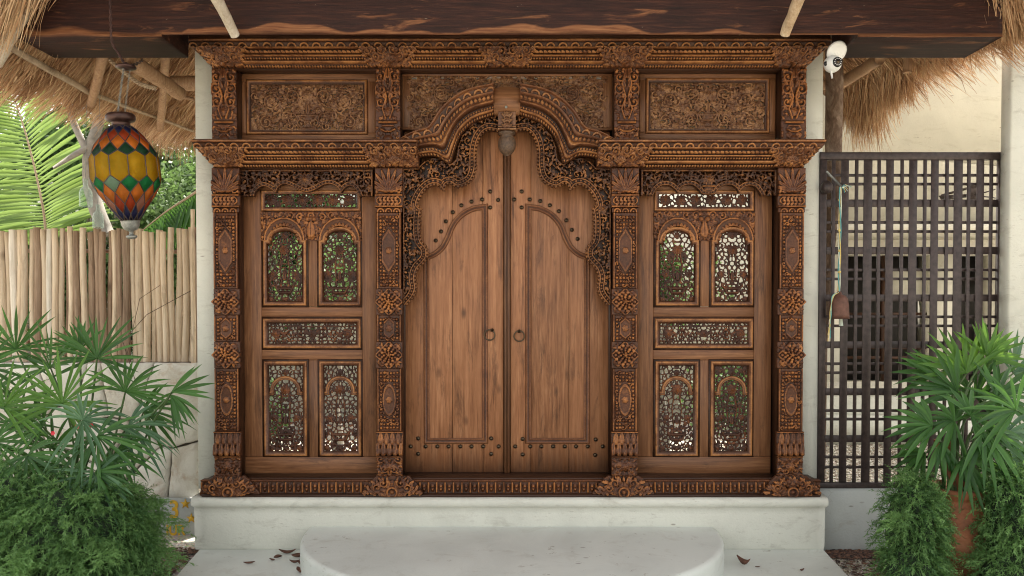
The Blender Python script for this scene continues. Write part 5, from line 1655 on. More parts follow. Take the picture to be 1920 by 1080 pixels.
M['copper'] = plain('aged_copper', (.065, .034, .028), .38, .6, .45, 30, .3)
def lathe_t(name, prof, mat):
    g = Geo().lathe((0, 0, 0), [(lr(r_), lz(q)) for r_, q in prof], 28)
    V = [tuple(lc + tilt @ Vector(v)) for v in g.v]; return mk(name, V, g.f, mat, lant, True)
lathe_t('cap', [(74, 196), (62, 186), (60, 165), (70, 158), (92, 150), (99, 138), (99, 118), (94, 106), (84, 98), (40, 92), (4, 88)], M['copper'])
lathe_t('bottom_cup', [(66, 850), (63, 860), (60, 885), (52, 900), (40, 915), (18, 922), (12, 938), (16, 950), (36, 956), (38, 966), (26, 976), (4, 980)], M['pewter'])
# light bulb glow is off; hanging gear
top = P(236, 127, DL)
g = Geo(); 
for k in range(3):
    g = Geo()
    a = k*2.094 + .4; p0 = top + Vector((.02*math.cos(a), .02*math.sin(a), 0)); p1 = lc + tilt @ Vector((lr(30)*math.cos(a), lr(30)*math.sin(a), lz(94)))
    nl = 26
    for i in range(nl):
        c = p0.lerp(p1, (i+.5)/nl); d = (p1-p0)/nl*.62; s = Vector((.0042, 0, 0)) if i % 2 else Vector((0, .0042, 0))
        g.tube([c-d, c-d*.4+s, c+d*.4+s, c+d, c+d*.4-s, c-d*.4-s, c-d], .0011, 4, False)
    g.build('chain', M['pewter'], lant)
g = Geo().lathe(top, [(.004, .03), (.012, .022), (.02, .014), (.05, .008), (.052, .0), (.03, -.008), (.006, -.012)], 20); g.build('ceiling_plate', M['copper'], lant, True)
path = [P(206, -25, 4.20), P(207, 20, 4.2), P(208, 55, 4.21), P(210, 80, 4.22), P(222, 100, 4.22), P(236, 124, DL)]
q = [tuple(a) for a in catmull([tuple(x) for x in path], 10)]
g = Geo()
for ph in (0, math.pi):
    g.tube([Vector(a) + Vector((math.cos(i*.9+ph)*.0045, 0, math.sin(i*.9+ph)*.002)) for i, a in enumerate(q)], .004, 5, True)
o = g.build('hanging_cable', M['copper'], None, True); tag(o, 'twisted dark cable running down the beam to the lantern', 'cable')
g = Geo(); p0 = P(237, 122, DL); p1 = P(268, 112, 4.5)
for i in range(12):
    c = p0.lerp(p1, (i+.5)/12) - Vector((0, 0, .012*math.sin(math.pi*(i+.5)/12))); s = Vector((0, 0, .008)) if i % 2 else Vector((0, .008, 0)); d = (p1-p0)/12*.6
    g.tube([c-d, c-d*.4+s, c+d*.4+s, c+d, c+d*.4-s, c-d*.4-s, c-d], .0022, 5, False)
o = g.build('iron_chain', M['iron'], None, True); tag(o, 'short dark iron chain stretched from the lantern cable to the beam', 'chain')

# hanging bottles
m, n, b = new_mat('clear_bottle_glass'); b.inputs['Base Color'].default_value = (.75, .85, .8, 1); b.inputs['Roughness'].default_value = .05
tr = N(n, 'ShaderNodeBsdfTransparent'); tr.inputs[0].default_value = (.86, .93, .90, 1); mx = N(n, 'ShaderNodeMixShader'); 
lw = N(n, 'ShaderNodeLayerWeight'); lw.inputs[0].default_value = .35
n.links.new(math_n(n, 'ADD', math_n(n, 'MULTIPLY', lw.outputs['Facing'], .45), .05), mx.inputs[0])
n.links.new(tr.outputs[0], mx.inputs[1]); n.links.new(b.outputs[0], mx.inputs[2]); n.links.new(mx.outputs[0], n.nodes['Material Output'].inputs[0])
M['bottle'] = m
for i, (bx, b0, b1, lab) in enumerate(((161, 336, 388, 'clear glass bottle hanging upper left behind the lantern'), (184, 384, 428, 'clear glass bottle hanging lower, just above the fence tops'))):
    D = 5.3; c = P(bx, b1, D); s = (b1-b0)*D/FPX
    o = Geo().lathe(c, [(.001, 0), (.2*s, .0), (.22*s, .03*s), (.22*s, .5*s), (.18*s, .62*s), (.08*s, .74*s), (.07*s, .95*s), (.09*s, .96*s), (.09*s, 1.0*s), (.06*s, 1.0*s)], 16).build('glass_bottle', M['bottle'], None, True)
    tag(o, lab, 'bottle', 'bottles hanging by the fence')
    o = Geo().tube([c + Vector((0, 0, s)), c + Vector((.01, .02, s + .9 - i*.1))], .0015, 4).build('bottle_string', M['pewter']); tag(o, 'thin string holding the ' + ('upper' if i == 0 else 'lower') + ' hanging glass bottle', 'string')

# ============================================================ SECURITY CAMERA
M['whiteplastic'] = plain('white_plastic', (.72, .73, .72), .3, 0, .04, 10, 0)
M['black'] = plain('black_glass', (.012, .012, .014), .12, 0, .1, 10, 0)
DC = 4.50
cc = P(1561, 120, DC); k = DC/FPX
seccam = empty('security_camera', P(1560, 84, DC)); tag(seccam, 'white dome security camera fixed under the beam beside the right end of the top cornice', 'camera')
g = Geo().lathe((0, 0, 0), [(.001, .012), (12*k, .012), (19*k, .006), (20*k, 0), (17*k, -.006), (10*k, -.010), (.001, -.010)], 26)
Rm = Matrix.Rotation(rad(-58), 3, 'X') @ Matrix.Rotation(rad(-10), 3, 'Y')
mk('mount_disc', [tuple(P(1569, 97, DC) + Rm @ Vector(v)) for v in g.v], g.f, M['whiteplastic'], seccam, True)
Geo().lathe(cc, [(16*k*math.sin(t), 16*k*math.cos(t)) for t in np.linspace(.05, math.pi-.05, 14)], 24).build('dome', M['whiteplastic'], seccam, True)
lc_ = cc + Vector((.010, -13.2*k, -.002))
Geo().lathe(lc_, [(.001, -.012), (8.2*k, -.011), (9*k, -.006), (9*k, .008)], 24, 'y').build('lens_face', M['black'], seccam, True)
Geo().lathe(lc_ + Vector((0, -.012, 0)), [(.001, -.004), (2.6*k, -.003), (3.2*k, 0), (3.2*k, .002)], 16, 'y').build('lens', M['stud'], seccam, True)
for i in range(10):
    a = i*.628; Geo().lathe(lc_ + Vector((6*k*math.cos(a), -.0115, 6*k*math.sin(a))), [(.001, -.003), (1.0*k, -.002), (1.1*k, .001)], 8, 'y').build('led', M['whiteplastic'], seccam)
Geo().lathe(cc + Vector((-14*k, -6*k, -.002)), [(.001, -.006), (4*k, -.004), (4.4*k, .006)], 12, 'y').build('side_port', M['black'], seccam, True)
Geo().tube([cc + Vector((-.012, -.01, -14*k)), cc + Vector((-.006, -.012, -28*k))], [.006, .005], 8).build('antenna', M['whiteplastic'], seccam, True)
Geo().box(P(1556, 0, DC).x, P(1566, 0, DC).x, DC-5-.01, DC-5+.03, P(0, 108, DC).z, zb+.004, .003).build('ceiling_bracket', M['whiteplastic'], seccam)

# ============================================================ WIND BELL
DBl = 4.93
M['ropey'] = plain('yellow_cord', (.62, .48, .16), .8, 0, .2, 40, 0); M['ropet'] = plain('teal_cord', (.10, .36, .38), .8, 0, .2, 40, 0); M['ropew'] = plain('pale_cord', (.55, .6, .5), .8, 0, .2, 40, 0)
rod = Geo().tube([P(1550, 322, 4.97), P(1564, 336, 4.93), P(1580, 352, 4.90)], .0075, 8).build('hook_rod', M['pewter'], None, True); tag(rod, 'grey metal rod sticking out from the lattice gate, holding the bell cord', 'rod')
lamp = Geo().lathe(P(1550, 352, 4.975), [(.001, .045), (.018, .04), (.036, .015), (.038, -.01), (.026, -.032), (.001, -.036)], 14).build('iron_bracket', M['iron'], None, True); tag(lamp, 'small dark iron lump on the left frame of the lattice gate', 'bracket')
bell = empty('wind_bell', P(1573, 598, DBl)); tag(bell, 'rusty brown bell hanging on coloured cords before the lattice gate', 'bell')
M['rust'] = plain('rusty_bell_metal', (.13, .060, .042), .6, .35, .35, 26, .5)
kk = DBl/FPX
Geo().lathe(P(1573, 598, DBl), [(15*kk, .002), (18.5*kk, 0), (18.2*kk, 8*kk), (17.4*kk, 26*kk), (16*kk, 36*kk), (12*kk, 43*kk), (5*kk, 46*kk), (4.5*kk, 50*kk), (1.5*kk, 52*kk)], 24).build('bell_body', M['rust'], bell, True)
Geo().tube([P(1576, 596, DBl), P(1577, 611, DBl)], [.010, .013], 10).build('clapper', M['ropew'], bell, True)
for i, mt in enumerate(('ropey', 'ropet', 'ropew')):
    pts = []
    for j in range(40):
        t = j/39; p = P(1576, 350, 4.9).lerp(P(1573, 549, DBl), t); a = t*9 + i*2.09
        pts.append(p + Vector((math.cos(a)*.006, math.sin(a)*.006, 0)))
    Geo().tube(pts, .0032, 5).build('cord', M[mt], bell, True)
g = Geo()
for i in range(9):
    a = RR.uniform(-2.6, 1.2); L = RR.uniform(.03, .075); p = P(1578, 352, 4.89); d = Vector((math.cos(a), RR.uniform(-.4, .1), -math.sin(a)*.6 + .3))
    Geo().tube([p, p + d*L*.6, p + d*L + Vector((0, 0, -.02))], .0020, 5).build('frayed_end', M[('ropey', 'ropet', 'ropew')[i % 3]], bell, True)
for i in range(4):
    pts = [P(1573, 548, DBl-.01), P(1563 - i, 556, DBl-.03), P(1556 + i, 585, DBl-.03), P(1555 + RR.uniform(-2, 2), 612, DBl-.03), P(1555 + RR.uniform(-3, 4), 640 - i*6, DBl-.03)]
    Geo().tube([tuple(a) for a in catmull([tuple(x) for x in pts], 5)], .0024, 5).build('cord_tail', M[('ropey', 'ropet', 'ropey', 'ropet')[i]], bell, True)
for j in (375, 432, 470, 510): 
    Geo().lathe(P(1574, j, 4.915), [(.001, .008), (.009, .006), (.010, 0), (.008, -.006), (.001, -.008)], 8).build('knot', M['ropey'], bell, True)

# ============================================================ PLANTS
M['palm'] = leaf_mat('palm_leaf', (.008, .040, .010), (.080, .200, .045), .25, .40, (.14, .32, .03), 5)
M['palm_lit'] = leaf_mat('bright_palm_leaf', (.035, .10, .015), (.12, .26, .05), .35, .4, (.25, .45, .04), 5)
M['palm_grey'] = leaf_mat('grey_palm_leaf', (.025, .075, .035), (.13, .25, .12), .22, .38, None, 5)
M['stem'] = plain('green_stem', (.06, .11, .03), .5, 0, .3, 20, .1)
M['fern'] = leaf_mat('feathery_fern', (.022, .075, .022), (.20, .36, .12), .3, .55, (.25, .45, .08), 9)
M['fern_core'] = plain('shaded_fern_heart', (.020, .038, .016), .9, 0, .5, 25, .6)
M['twig'] = plain('brown_twig', (.09, .055, .035), .8, 0, .4, 30, .3)

def blade(Vl, Fl, Tl, c, d, nrm, L, W, droop, tone, segs=7, tipw=.04, fold=.32, curl=0):
    d = d.normalized(); s = d.cross(nrm).normalized(); nrm2 = s.cross(d).normalized()
    b0 = len(Vl)
    for i in range(segs+1):
        t = i/segs
        w = W*(.22 + .78*math.sin(min(1, t*1.9+.02)*math.pi/2)) if t < .5 else W*max(tipw, (1 - ((t-.5)/.5)**1.7))
        p = c + d*(L*t) + Vector((0, 0, -droop*L*t*t)) + nrm2*(curl*L*t*t)
        Vl += [p - s*w/2 , p - nrm2*(w*fold), p + s*w/2]; Tl += [tone, tone*.8, tone]
    for i in range(segs):
        a = b0 + i*3
        Fl += [(a, a+1, a+4, a+3), (a+1, a+2, a+5, a+4)]
def fan(px, py, D, Rpx, ang, spread, droop, n_, W, mat, parent, base, tiltx=0, tilty=0, r=RR, name='frond', stem=True, cutlen=.3):
    c = P(px, py, D); R_ = Rpx*D/FPX
    nrm = Vector((math.sin(tilty), -1, math.sin(tiltx))).normalized()   # faces the viewer, then tilted
    a = rad(ang); ax = Vector((math.cos(a), 0, math.sin(a))); ax = (ax - nrm*ax.dot(nrm)).normalized(); bx = nrm.cross(ax)
    Vl, Fl, Tl = [], [], []
    for i in range(n_):
        ph = rad(spread)*((i+.5)/n_ - .5) + r.uniform(-.05, .05)
        d = ax*math.cos(ph) + bx*math.sin(ph) + nrm*r.uniform(-.05, .35)
        L = R_*(1 - cutlen*(abs(ph)/math.pi)**1.3)*r.uniform(.85, 1.08)
        blade(Vl, Fl, Tl, c, d, nrm + Vector((r.uniform(-.25, .25), 0, r.uniform(-.25, .25))), L, W*r.uniform(.8, 1.15), droop*r.uniform(.6, 1.4), r.uniform(.2, 1))
    o = mk(name, Vl, Fl, mat, parent, True, {'tone': Tl})
    if stem:
        b_ = Vector(base); mid = b_.lerp(c, .55) + Vector((0, .05, .12))
        q = [tuple(x) for x in catmull([tuple(b_), tuple(mid), tuple(c)], 6)]
        Geo().tube(q, [.006]*(len(q)-1) + [.004], 6).build('leaf_stalk', M['stem'], parent, True)
    return o
base = P(150, 1010, 4.45)
fp = empty('fan_palm', Vector((base.x, base.y, GZ))); tag(fp, 'bushy green fan palm with narrow pointed leaves before the stone wall on the left', 'palm')
r = random.Random(21)
LF = [ # px, py, D, R, dir, spread, droop, n, mat, tiltx, tilty
 (30, 655, 4.75, 105, 80, 250, .15, 16, 'palm', .2, .3), (95, 690, 4.7, 120, 110, 200, .2, 14, 'palm', .1, -.4), (150, 655, 4.7, 70, 120, 150, .1, 10, 'palm', .4, .2),
 (182, 672, 4.5, 112, 88, 235, .12, 20, 'palm', .35, .0), (235, 735, 4.5, 105, 62, 200, .25, 16, 'palm', .2, .3), (270, 770, 4.55, 95, 10, 160, .3, 12, 'palm', .7, .3),
 (117, 756, 4.3, 122, 78, 270, .12, 22, 'palm_lit', .45, .1), (8, 762, 4.3, 115, 62, 230, .12, 18, 'palm_lit', .4, .0), (-30, 690, 4.4, 100, 60, 200, .2, 14, 'palm', .3, .1),
 (155, 788, 4.15, 118, 30, 300, .45, 20, 'palm_grey', .9, .2), (240, 800, 4.35, 95, -10, 190, .45, 13, 'palm_grey', .8, .3),
 (183, 818, 4.1, 125, -40, 240, .35, 16, 'palm', .5, .2), (322, 735, 4.35, 82, 28, 75, .1, 6, 'palm', .3, .2), (320, 740, 4.36, 62, -50, 70, .4, 7, 'palm', .3, .2),
 (182, 888, 4.05, 95, -75, 260, .25, 13, 'palm_grey', .4, .1), (178, 886, 4.04, 80, 10, 120, .25, 7, 'palm', .6, .1), (50, 855, 4.1, 115, -60, 250, .4, 14, 'palm', .5, -.1), (110, 870, 4.2, 100, -100, 220, .3, 12, 'palm', .4, .0),
 (20, 880, 4.2, 95, -80, 240, .3, 12, 'palm', .4, .2), (80, 800, 4.35, 110, 150, 220, .3, 14, 'palm', .5, -.3), (-10, 830, 4.3, 100, 20, 240, .3, 14, 'palm', .5, .2),
 (215, 850, 4.25, 85, -20, 180, .4, 10, 'palm', .4, .2),
 (40, 930, 4.2, 90, 20, 240, .3, 12, 'palm', .5, .0), (-20, 900, 4.2, 100, 30, 200, .2, 12, 'palm', .5, .0), (100, 840, 4.5, 100, 60, 260, .3, 14, 'palm', .5, .0), (30, 800, 4.6, 110, 100, 260, .2, 16, 'palm', .3, .0), (200, 880, 4.5, 80, 30, 220, .3, 12, 'palm', .5, .0), (-30, 760, 4.6, 110, 60, 260, .2, 14, 'palm', .3, .0)]
for (px, py, D, R_, an, spd, dr, n_, mt, tx, ty) in LF:
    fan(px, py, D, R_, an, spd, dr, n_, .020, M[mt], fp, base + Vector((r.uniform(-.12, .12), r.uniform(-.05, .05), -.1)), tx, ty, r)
Geo().tube([Vector((base.x, base.y, GZ)), base + Vector((0, 0, .05))], [.03, .02], 8).build('trunk', M['twig'], fp, True)

def sprig_template(nn=17, L=.085, nl=.025, nw=.0027, seed=1):
    r = np.random.default_rng(seed); T = []
    for i in range(nn):
        t = (i+1)/nn; x = L*t; a = r.uniform(0, 6.28); b_ = r.uniform(.5, 1.1)
        d = np.array([math.cos(b_)*.9, math.sin(b_)*math.cos(a), math.sin(b_)*math.sin(a)]); l = nl*r.uniform(.7, 1.15)*(1.15-.5*t)
        s = np.cross(d, r.normal(size=3)); s /= np.linalg.norm(s)
        p = np.array([x, 0, 0]); T.append([p - s*nw, p + s*nw, p + d*l])
    T.append([[0, -.0008, 0], [0, .0008, 0], [L, 0, 0]])
    return np.array(T)
TPL = [sprig_template(seed=s) for s in range(6)]
def sprigs(name, pos, dirs, scale, mat, parent, tone, kind=None):
    nn = len(pos); dirs = dirs/np.linalg.norm(dirs, axis=1)[:, None]
    s = np.cross(dirs, rng.normal(size=(nn, 3))); s /= np.linalg.norm(s, axis=1)[:, None]; w = np.cross(dirs, s)
    Rm_ = np.stack([dirs, s, w], 1)            # rows
    out = []; tones = []
    which = rng.integers(0, len(TPL), nn)
    for k, T in enumerate(TPL):
        m_ = which == k
        V = np.einsum('tvi,nij->ntvj', T, Rm_[m_])*scale[m_][:, None, None, None] + pos[m_][:, None, None, :]
        V[..., 2] -= .25*(T[None, :, :, 0]*scale[m_][:, None, None])**2/.07
        out.append(V.reshape(-1, 3)); tones.append(np.repeat(tone[m_], T.shape[0]*3))
    V = np.concatenate(out); F = np.arange(len(V)).reshape(-1, 3)
    return mk(name, V, F, mat, parent, False, {'tone': np.concatenate(tones)}, kind=kind)
def fern_bush(name, label, blobs, count, loc, plumes=60, bright=None):
    """blobs: (centre, radii)"""
    root = empty(name, loc); tag(root, label, 'fern')
    P_, D_, S_c, T_ = [], [], [], []
    for (c, rd, share) in blobs:
        k = int(count*share); d = rng.normal(size=(k*2, 3)); d /= np.linalg.norm(d, axis=1)[:, None]
        d = d[(d[:, 1] < .35) & (d[:, 2] > -.75)][:k]
        # layered clumps: lumpy surface
        lump = 1 + .10*np.sin(d[:, 0]*9 + c.x*5) * np.cos(d[:, 2]*8) + .06*np.sin(d[:, 2]*21 + d[:, 0]*13)
        p = np.array(c) + d*np.array(rd)*(lump*rng.uniform(.80, 1.05, len(d)))[:, None]
        P_.append(p); dd = d*np.array([1, 1, .5]) + np.array([0, -.25, -.15]) + rng.normal(size=d.shape)*.38; D_.append(dd)
        T_.append(np.clip(.38 + .5*(lump-1)*4 + rng.normal(size=len(d))*.24, 0, 1))
        # plumes: long arching stems with sprigs on both sides
        for q in range(int(plumes*share)):
            a = rng.normal(size=3); a[1] = -abs(a[1])*.7; a[2] = abs(a[2])*.8; a /= np.linalg.norm(a)
            p0 = np.array(c) + a*np.array(rd)*.7; L = rng.uniform(.12, .30); t = np.linspace(.1, 1, 26)
            pts = p0 + a*L*t[:, None] + np.array([0, 0, -1])*(.55*L*t**2)[:, None]
            for s_ in (-1, 1):
                side = np.cross(a, [0, 0, 1])*s_; P_.append(pts); D_.append(a*.6 + side*.8 + rng.normal(size=(26, 3))*.2); T_.append(np.full(26, rng.uniform(.3, .9)))
    P_ = np.concatenate(P_); D_ = np.concatenate(D_); T_ = np.concatenate(T_)
    if bright is not None:
        bc, br = bright; T_ = np.clip(T_ + .45*np.exp(-(np.linalg.norm((P_-np.array(bc))[:, [0, 2]], axis=1)/br)**2), 0, 1.2)  # raises the tone in a round patch about one point
    keep = P_[:, 2] > GZ + .01
    P_, D_, T_ = P_[keep], D_[keep], T_[keep]
    o = sprigs('fern_fronds', P_, D_, rng.uniform(.65, 1.15, len(P_)), M['fern'], root, T_, 'stuff')
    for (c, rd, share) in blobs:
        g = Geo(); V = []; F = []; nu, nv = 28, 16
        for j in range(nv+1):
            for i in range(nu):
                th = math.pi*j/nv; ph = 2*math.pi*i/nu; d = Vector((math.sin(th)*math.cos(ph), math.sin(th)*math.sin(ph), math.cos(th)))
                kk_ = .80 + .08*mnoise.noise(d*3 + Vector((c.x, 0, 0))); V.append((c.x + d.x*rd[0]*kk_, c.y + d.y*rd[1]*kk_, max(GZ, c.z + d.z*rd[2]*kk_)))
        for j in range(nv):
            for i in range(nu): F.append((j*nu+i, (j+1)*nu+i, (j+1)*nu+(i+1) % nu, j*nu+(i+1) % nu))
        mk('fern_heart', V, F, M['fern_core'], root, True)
    return root
fern_bush('asparagus_fern', 'large feathery asparagus fern mound at the lower left before the stone wall',
    [(P(120, 1010, 4.05), (.42, .30, .32), .34), (P(208, 990, 4.25), (.22, .26, .25), .20), (P(20, 1000, 4.1), (.34, .3, .36), .24), (P(238, 1050, 4.15), (.17, .22, .22), .12), (P(130, 1100, 3.95), (.33, .25, .22), .10)],
    6000, Vector((P(120, 1010, 4.05).x, -.9, GZ)), 50, (P(70, 1060, 4.0), .22))

# small red flowers in the palm
g = Geo()
M['red'] = plain('red_petals', (.62, .03, .05), .5, 0, .2, 30, 0)
for i, (px, py) in enumerate(((100, 812), (145, 800), (121, 828), (172, 798))):
    c = P(px, py, 4.15); root = c; g = Geo()
    for k in range(6):
        a = k*1.05; d = Vector((math.cos(a), -.4, math.sin(a)))*.013; s = d.cross(Vector((0, 1, 0))).normalized()*.006
        g.add([c, c + d*.6 + s, c + d, c + d*.6 - s], [(0, 1, 2, 3)])
    o = g.build('red_flower', M['red']); tag(o, ('small red flower left of the others, low among the palm leaves', 'small red flower in the palm, upper of the middle pair', 'small red flower lowest among the palm leaves', 'small red flower farthest right among the palm leaves')[i], 'flower', 'red flowers in the palm')

# ---- right hand palm in a terracotta pot, with ferns
M['terra'] = None
m, n, b = new_mat('terracotta'); v = coords(n)
r_ = ramp(n, [(.3, (.12, .042, .020)), (.55, (.27, .095, .038)), (.75, (.36, .17, .085))]); n.links.new(noise(n, v, 7, 8, .68, .5), r_.inputs[0])
n.links.new(r_.outputs[0], b.inputs['Base Color']); b.inputs['Roughness'].default_value = .7; bump(n, b, noise(n, coords(n, (1, 1, 4)), 14, 6, .6), .5, .01); M['terra'] = m
pc = P(1788, 1000, 4.25)
pot = Geo().lathe((pc.x, pc.y, GZ), [(.10, .002), (.125, .01), (.16, .14), (.18, .30), (.175, .42), (.150, .50), (.148, .515), (.168, .525), (.170, .56), (.150, .565), (.145, .53), (.001, .52)], 32).build('terracotta_pot', M['terra'], None, True, loc=(pc.x, pc.y, GZ))
tag(pot, 'tall terracotta pot between the two fern clumps on the right', 'pot')
pb = Vector((pc.x, pc.y, GZ + .53))
rp = empty('lady_palm', pb); tag(rp, 'lush lady palm with broad drooping leaves growing from the terracotta pot', 'palm')
RF = [(1845, 690, 4.55, 95, 100, 170, .10, 11, 'palm_lit', .3, .1), (1812, 700, 4.4, 115, 108, 150, .12, 10, 'palm_lit', .3, -.1), (1852, 670, 4.4, 90, 60, 160, .15, 10, 'palm_lit', .3, .2),
 (1795, 735, 4.35, 115, 140, 120, .2, 8, 'palm', .3, -.3), (1760, 700, 4.5, 90, 160, 90, .15, 6, 'palm', .3, -.2), (1870, 745, 4.35, 115, 35, 170, .25, 11, 'palm', .4, .2),
 (1748, 798, 4.2, 92, 165, 150, .25, 9, 'palm', .5, -.3), (1790, 790, 4.2, 90, 150, 260, .45, 11, 'palm', .6, -.1), (1846, 812, 4.1, 105, -60, 200, .5, 9, 'palm', .5, .1),
 (1820, 780, 4.15, 95, 20, 240, .4, 11, 'palm', .5, .1), (1885, 815, 4.2, 105, 20, 230, .3, 12, 'palm_grey', .4, .2), (1765, 830, 4.15, 70, -95, 90, .3, 4, 'palm', .3, .0), (1900, 700, 4.6, 105, 40, 180, .2, 12, 'palm_grey', .2, .3),
 (1805, 860, 4.1, 90, -50, 190, .35, 8, 'palm', .3, .1), (1870, 870, 4.15, 85, -30, 200, .4, 9, 'palm', .4, .1), (1735, 850, 4.3, 75, 200, 120, .35, 7, 'palm', .3, -.2), (1925, 860, 4.3, 100, 100, 220, .3, 12, 'palm', .3, .2), (1830, 745, 4.5, 110, 80, 280, .2, 14, 'palm', .3, 0), (1905, 770, 4.1, 110, 150, 160, .3, 9, 'palm', .4, 0)]
r = random.Random(31)
for (px, py, D, R_, an, spd, dr, n_, mt, tx, ty) in RF:
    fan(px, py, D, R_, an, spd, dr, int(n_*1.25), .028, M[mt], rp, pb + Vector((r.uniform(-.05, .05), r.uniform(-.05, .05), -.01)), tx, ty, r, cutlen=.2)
for q in range(4): log('cane', pb + Vector((r.uniform(-.06, .06), r.uniform(-.06, 0), -.03)), pb + Vector((r.uniform(-.1, .15), r.uniform(-.08, .05), .28)), .014, .011, M['terra'] if q < 2 else M['stem'], 8, .004, rp, 4)
fern_bush('asparagus_fern', 'feathery fern clump hanging left of the terracotta pot', [(P(1706, 1000, 4.15), (.125, .20, .31), .6), (P(1708, 1085, 4.05), (.13, .2, .22), .25), (P(1722, 925, 4.3), (.10, .18, .11), .15)],
    1800, Vector((P(1712, 1000, 4.22).x, -.8, GZ)), 3)
fern_bush('asparagus_fern', 'feathery fern clump right of the terracotta pot with a brighter yellowish patch', [(P(1900, 990, 4.1), (.19, .22, .32), .5), (P(1912, 1085, 3.98), (.215, .2, .25), .3), (P(1890, 920, 4.25), (.12, .15, .11), .2)],
    2700, Vector((P(1880, 1000, 4.15).x, -.85, GZ)), 5, (P(1900, 1040, 4.0), .16))

# ---- coconut frond beyond the fence
M['frond'] = leaf_mat('sunlit_palm_leaf', (.08, .15, .035), (.24, .36, .12), .45, .35, (.36, .50, .12), 3)
def frond(name, label, path, D, lenL, lenR, angL, angR, n_, W, mat, droop=.1):
    pts = [P(x, y, D) for x, y in path]; q = [Vector(a) for a in catmull([tuple(p) for p in pts], 10)]
    root = empty(name, q[0]); tag(root, label, 'palm')
    rs = [.014*(1 - .75*i/(len(q)-1)) for i in range(len(q))]
    Geo().tube(q, rs, 6).build('rachis', M['bamboo'], root, True)
    r = random.Random(5); Vl, Fl, Tl = [], [], []
    cnt = 0
    for i in range(n_):
        t = (i+.5)/n_; k = t*(len(q)-1); k0 = int(k); p = q[k0].lerp(q[min(k0+1, len(q)-1)], k-k0)
        for s_, ln, an in ((-1, lenL, angL), (1, lenR, angR)):
            a = rad(an[0] + (an[1]-an[0])*t + r.uniform(-3, 3)); L = (ln[0] + (ln[1]-ln[0])*t)*(.75 + .5*math.sin(math.pi*min(1, t+.15)))*D/FPX*r.uniform(.92, 1.06)
            d = Vector((math.cos(a), r.uniform(-.12, .12), math.sin(a)))
            Vb, Fb, Tb = [], [], []
            blade(Vb, Fb, Tb, p, d, Vector((0, -1, .4)), L, W*r.uniform(.85, 1.1), droop*r.uniform(.6, 1.4), r.uniform(.2, 1), 6, .05, .25)
            mk('leaflet', Vb, Fb, mat, root, True, {'tone': Tb})
    return root
frond('coconut_frond', 'large sunlit coconut palm frond rising behind the stick fence', [(86, 450), (82, 400), (66, 320), (45, 240), (20, 165), (-5, 100)], 7.2, (150, 95), (140, 90), (190, 150), (22, 62), 58, .05, M['frond'], .12)
frond('coconut_frond', 'dark drooping palm frond behind the fence right of the lantern', [(390, 345), (350, 372), (310, 398), (262, 436)], 6.8, (70, 60), (70, 60), (250, 265), (-70, -40), 26, .03, M['palm'], .1)
frond('coconut_frond', 'second sunlit palm frond at the far left edge behind the fence', [(-60, 470), (-30, 400), (-10, 330), (-5, 260)], 7.8, (110, 90), (120, 90), (200, 160), (10, 40), 30, .045, M['frond'], .15)

# ---- trees beyond
M['bushleaf'] = leaf_mat('garden_leaves', (.022, .060, .020), (.13, .21, .08), .30, .45, (.22, .36, .10), 2)
M['greybark'] = plain('pale_grey_bark', (.24, .22, .19), .85, 0, .35, 12, .7)
def tree(label, c, rd, cnt, leaf, trunk_to, seed, tone=.4, name='garden_tree', group='garden trees beyond the gate', limbs=9):
    g = np.random.default_rng(seed); r = random.Random(seed)
    root = empty(name, Vector((c[0], c[1], GZ))); tag(root, label, 'tree', group)
    cl = g.normal(size=(26, 3)); cl /= np.linalg.norm(cl, axis=1)[:, None]; cl *= g.uniform(.25, .95, (26, 1)); cr = g.uniform(.18, .42, 26)
    k = g.integers(0, 26, cnt); off = g.normal(size=(cnt, 3))*.5
    p = np.array(c) + (cl[k] + off*cr[k][:, None])*np.array(rd)
    d = g.normal(size=(cnt, 3)); d[:, 2] -= .4; d /= np.linalg.norm(d, axis=1)[:, None]
    s = np.cross(d, g.normal(size=(cnt, 3))); s /= np.linalg.norm(s, axis=1)[:, None]
    L = leaf*g.uniform(.6, 1.3, cnt); W = L*.28
    V = np.stack([p, p + d*(L*.45)[:, None] + s*W[:, None], p + d*L[:, None], p + d*(L*.45)[:, None] - s*W[:, None]], 1).reshape(-1, 3)
    F = np.arange(len(V)).reshape(-1, 4)
    T = np.repeat(np.clip(tone + (g.uniform(-.3, .3, 26))[k] + g.normal(size=cnt)*.15, 0, 1), 4)
    mk('crown', V, F, M['bushleaf'], root, False, {'tone': T})
    base = Vector((c[0], c[1], GZ)); top = Vector(trunk_to)
    pts = [base.lerp(top, t) + Vector((r.uniform(-.04, .04), r.uniform(-.04, .04), 0)) for t in np.linspace(0, 1, 7)]
    gg = Geo().tube(pts, [.07*(1-.5*t) for t in np.linspace(0, 1, 7)], 8)
    gg.build('trunk', M['greybark'], root, True)
    for q in range(limbs):
        st = pts[r.randrange(3, 7)]; e = Vector(c) + Vector((cl[q][0]*rd[0], cl[q][1]*rd[1], cl[q][2]*rd[2]))*1.05
        m1 = st.lerp(e, .5) + Vector((r.uniform(-.1, .1), r.uniform(-.1, .1), r.uniform(0, .12)))
        Geo().tube([tuple(x) for x in catmull([tuple(st), tuple(m1), tuple(e)], 4)], [.026, .025, .022, .020, .018, .016, .013, .010, .006][:9], 6).build('limb', M['greybark'], root, True)
    return root
tree('dense green tree behind the fence between frond and lantern', (-3.6, 3.6, .95), (.9, .7, .9), 9000, .075, (-3.5, 3.6, .8), 1, .35)
tree('loose green tree with pale branches right of the lantern', (-3.0, 3.0, .7), (.65, .5, .8), 5200, .06, (-2.9, 3.0, .9), 2, .55, limbs=16)
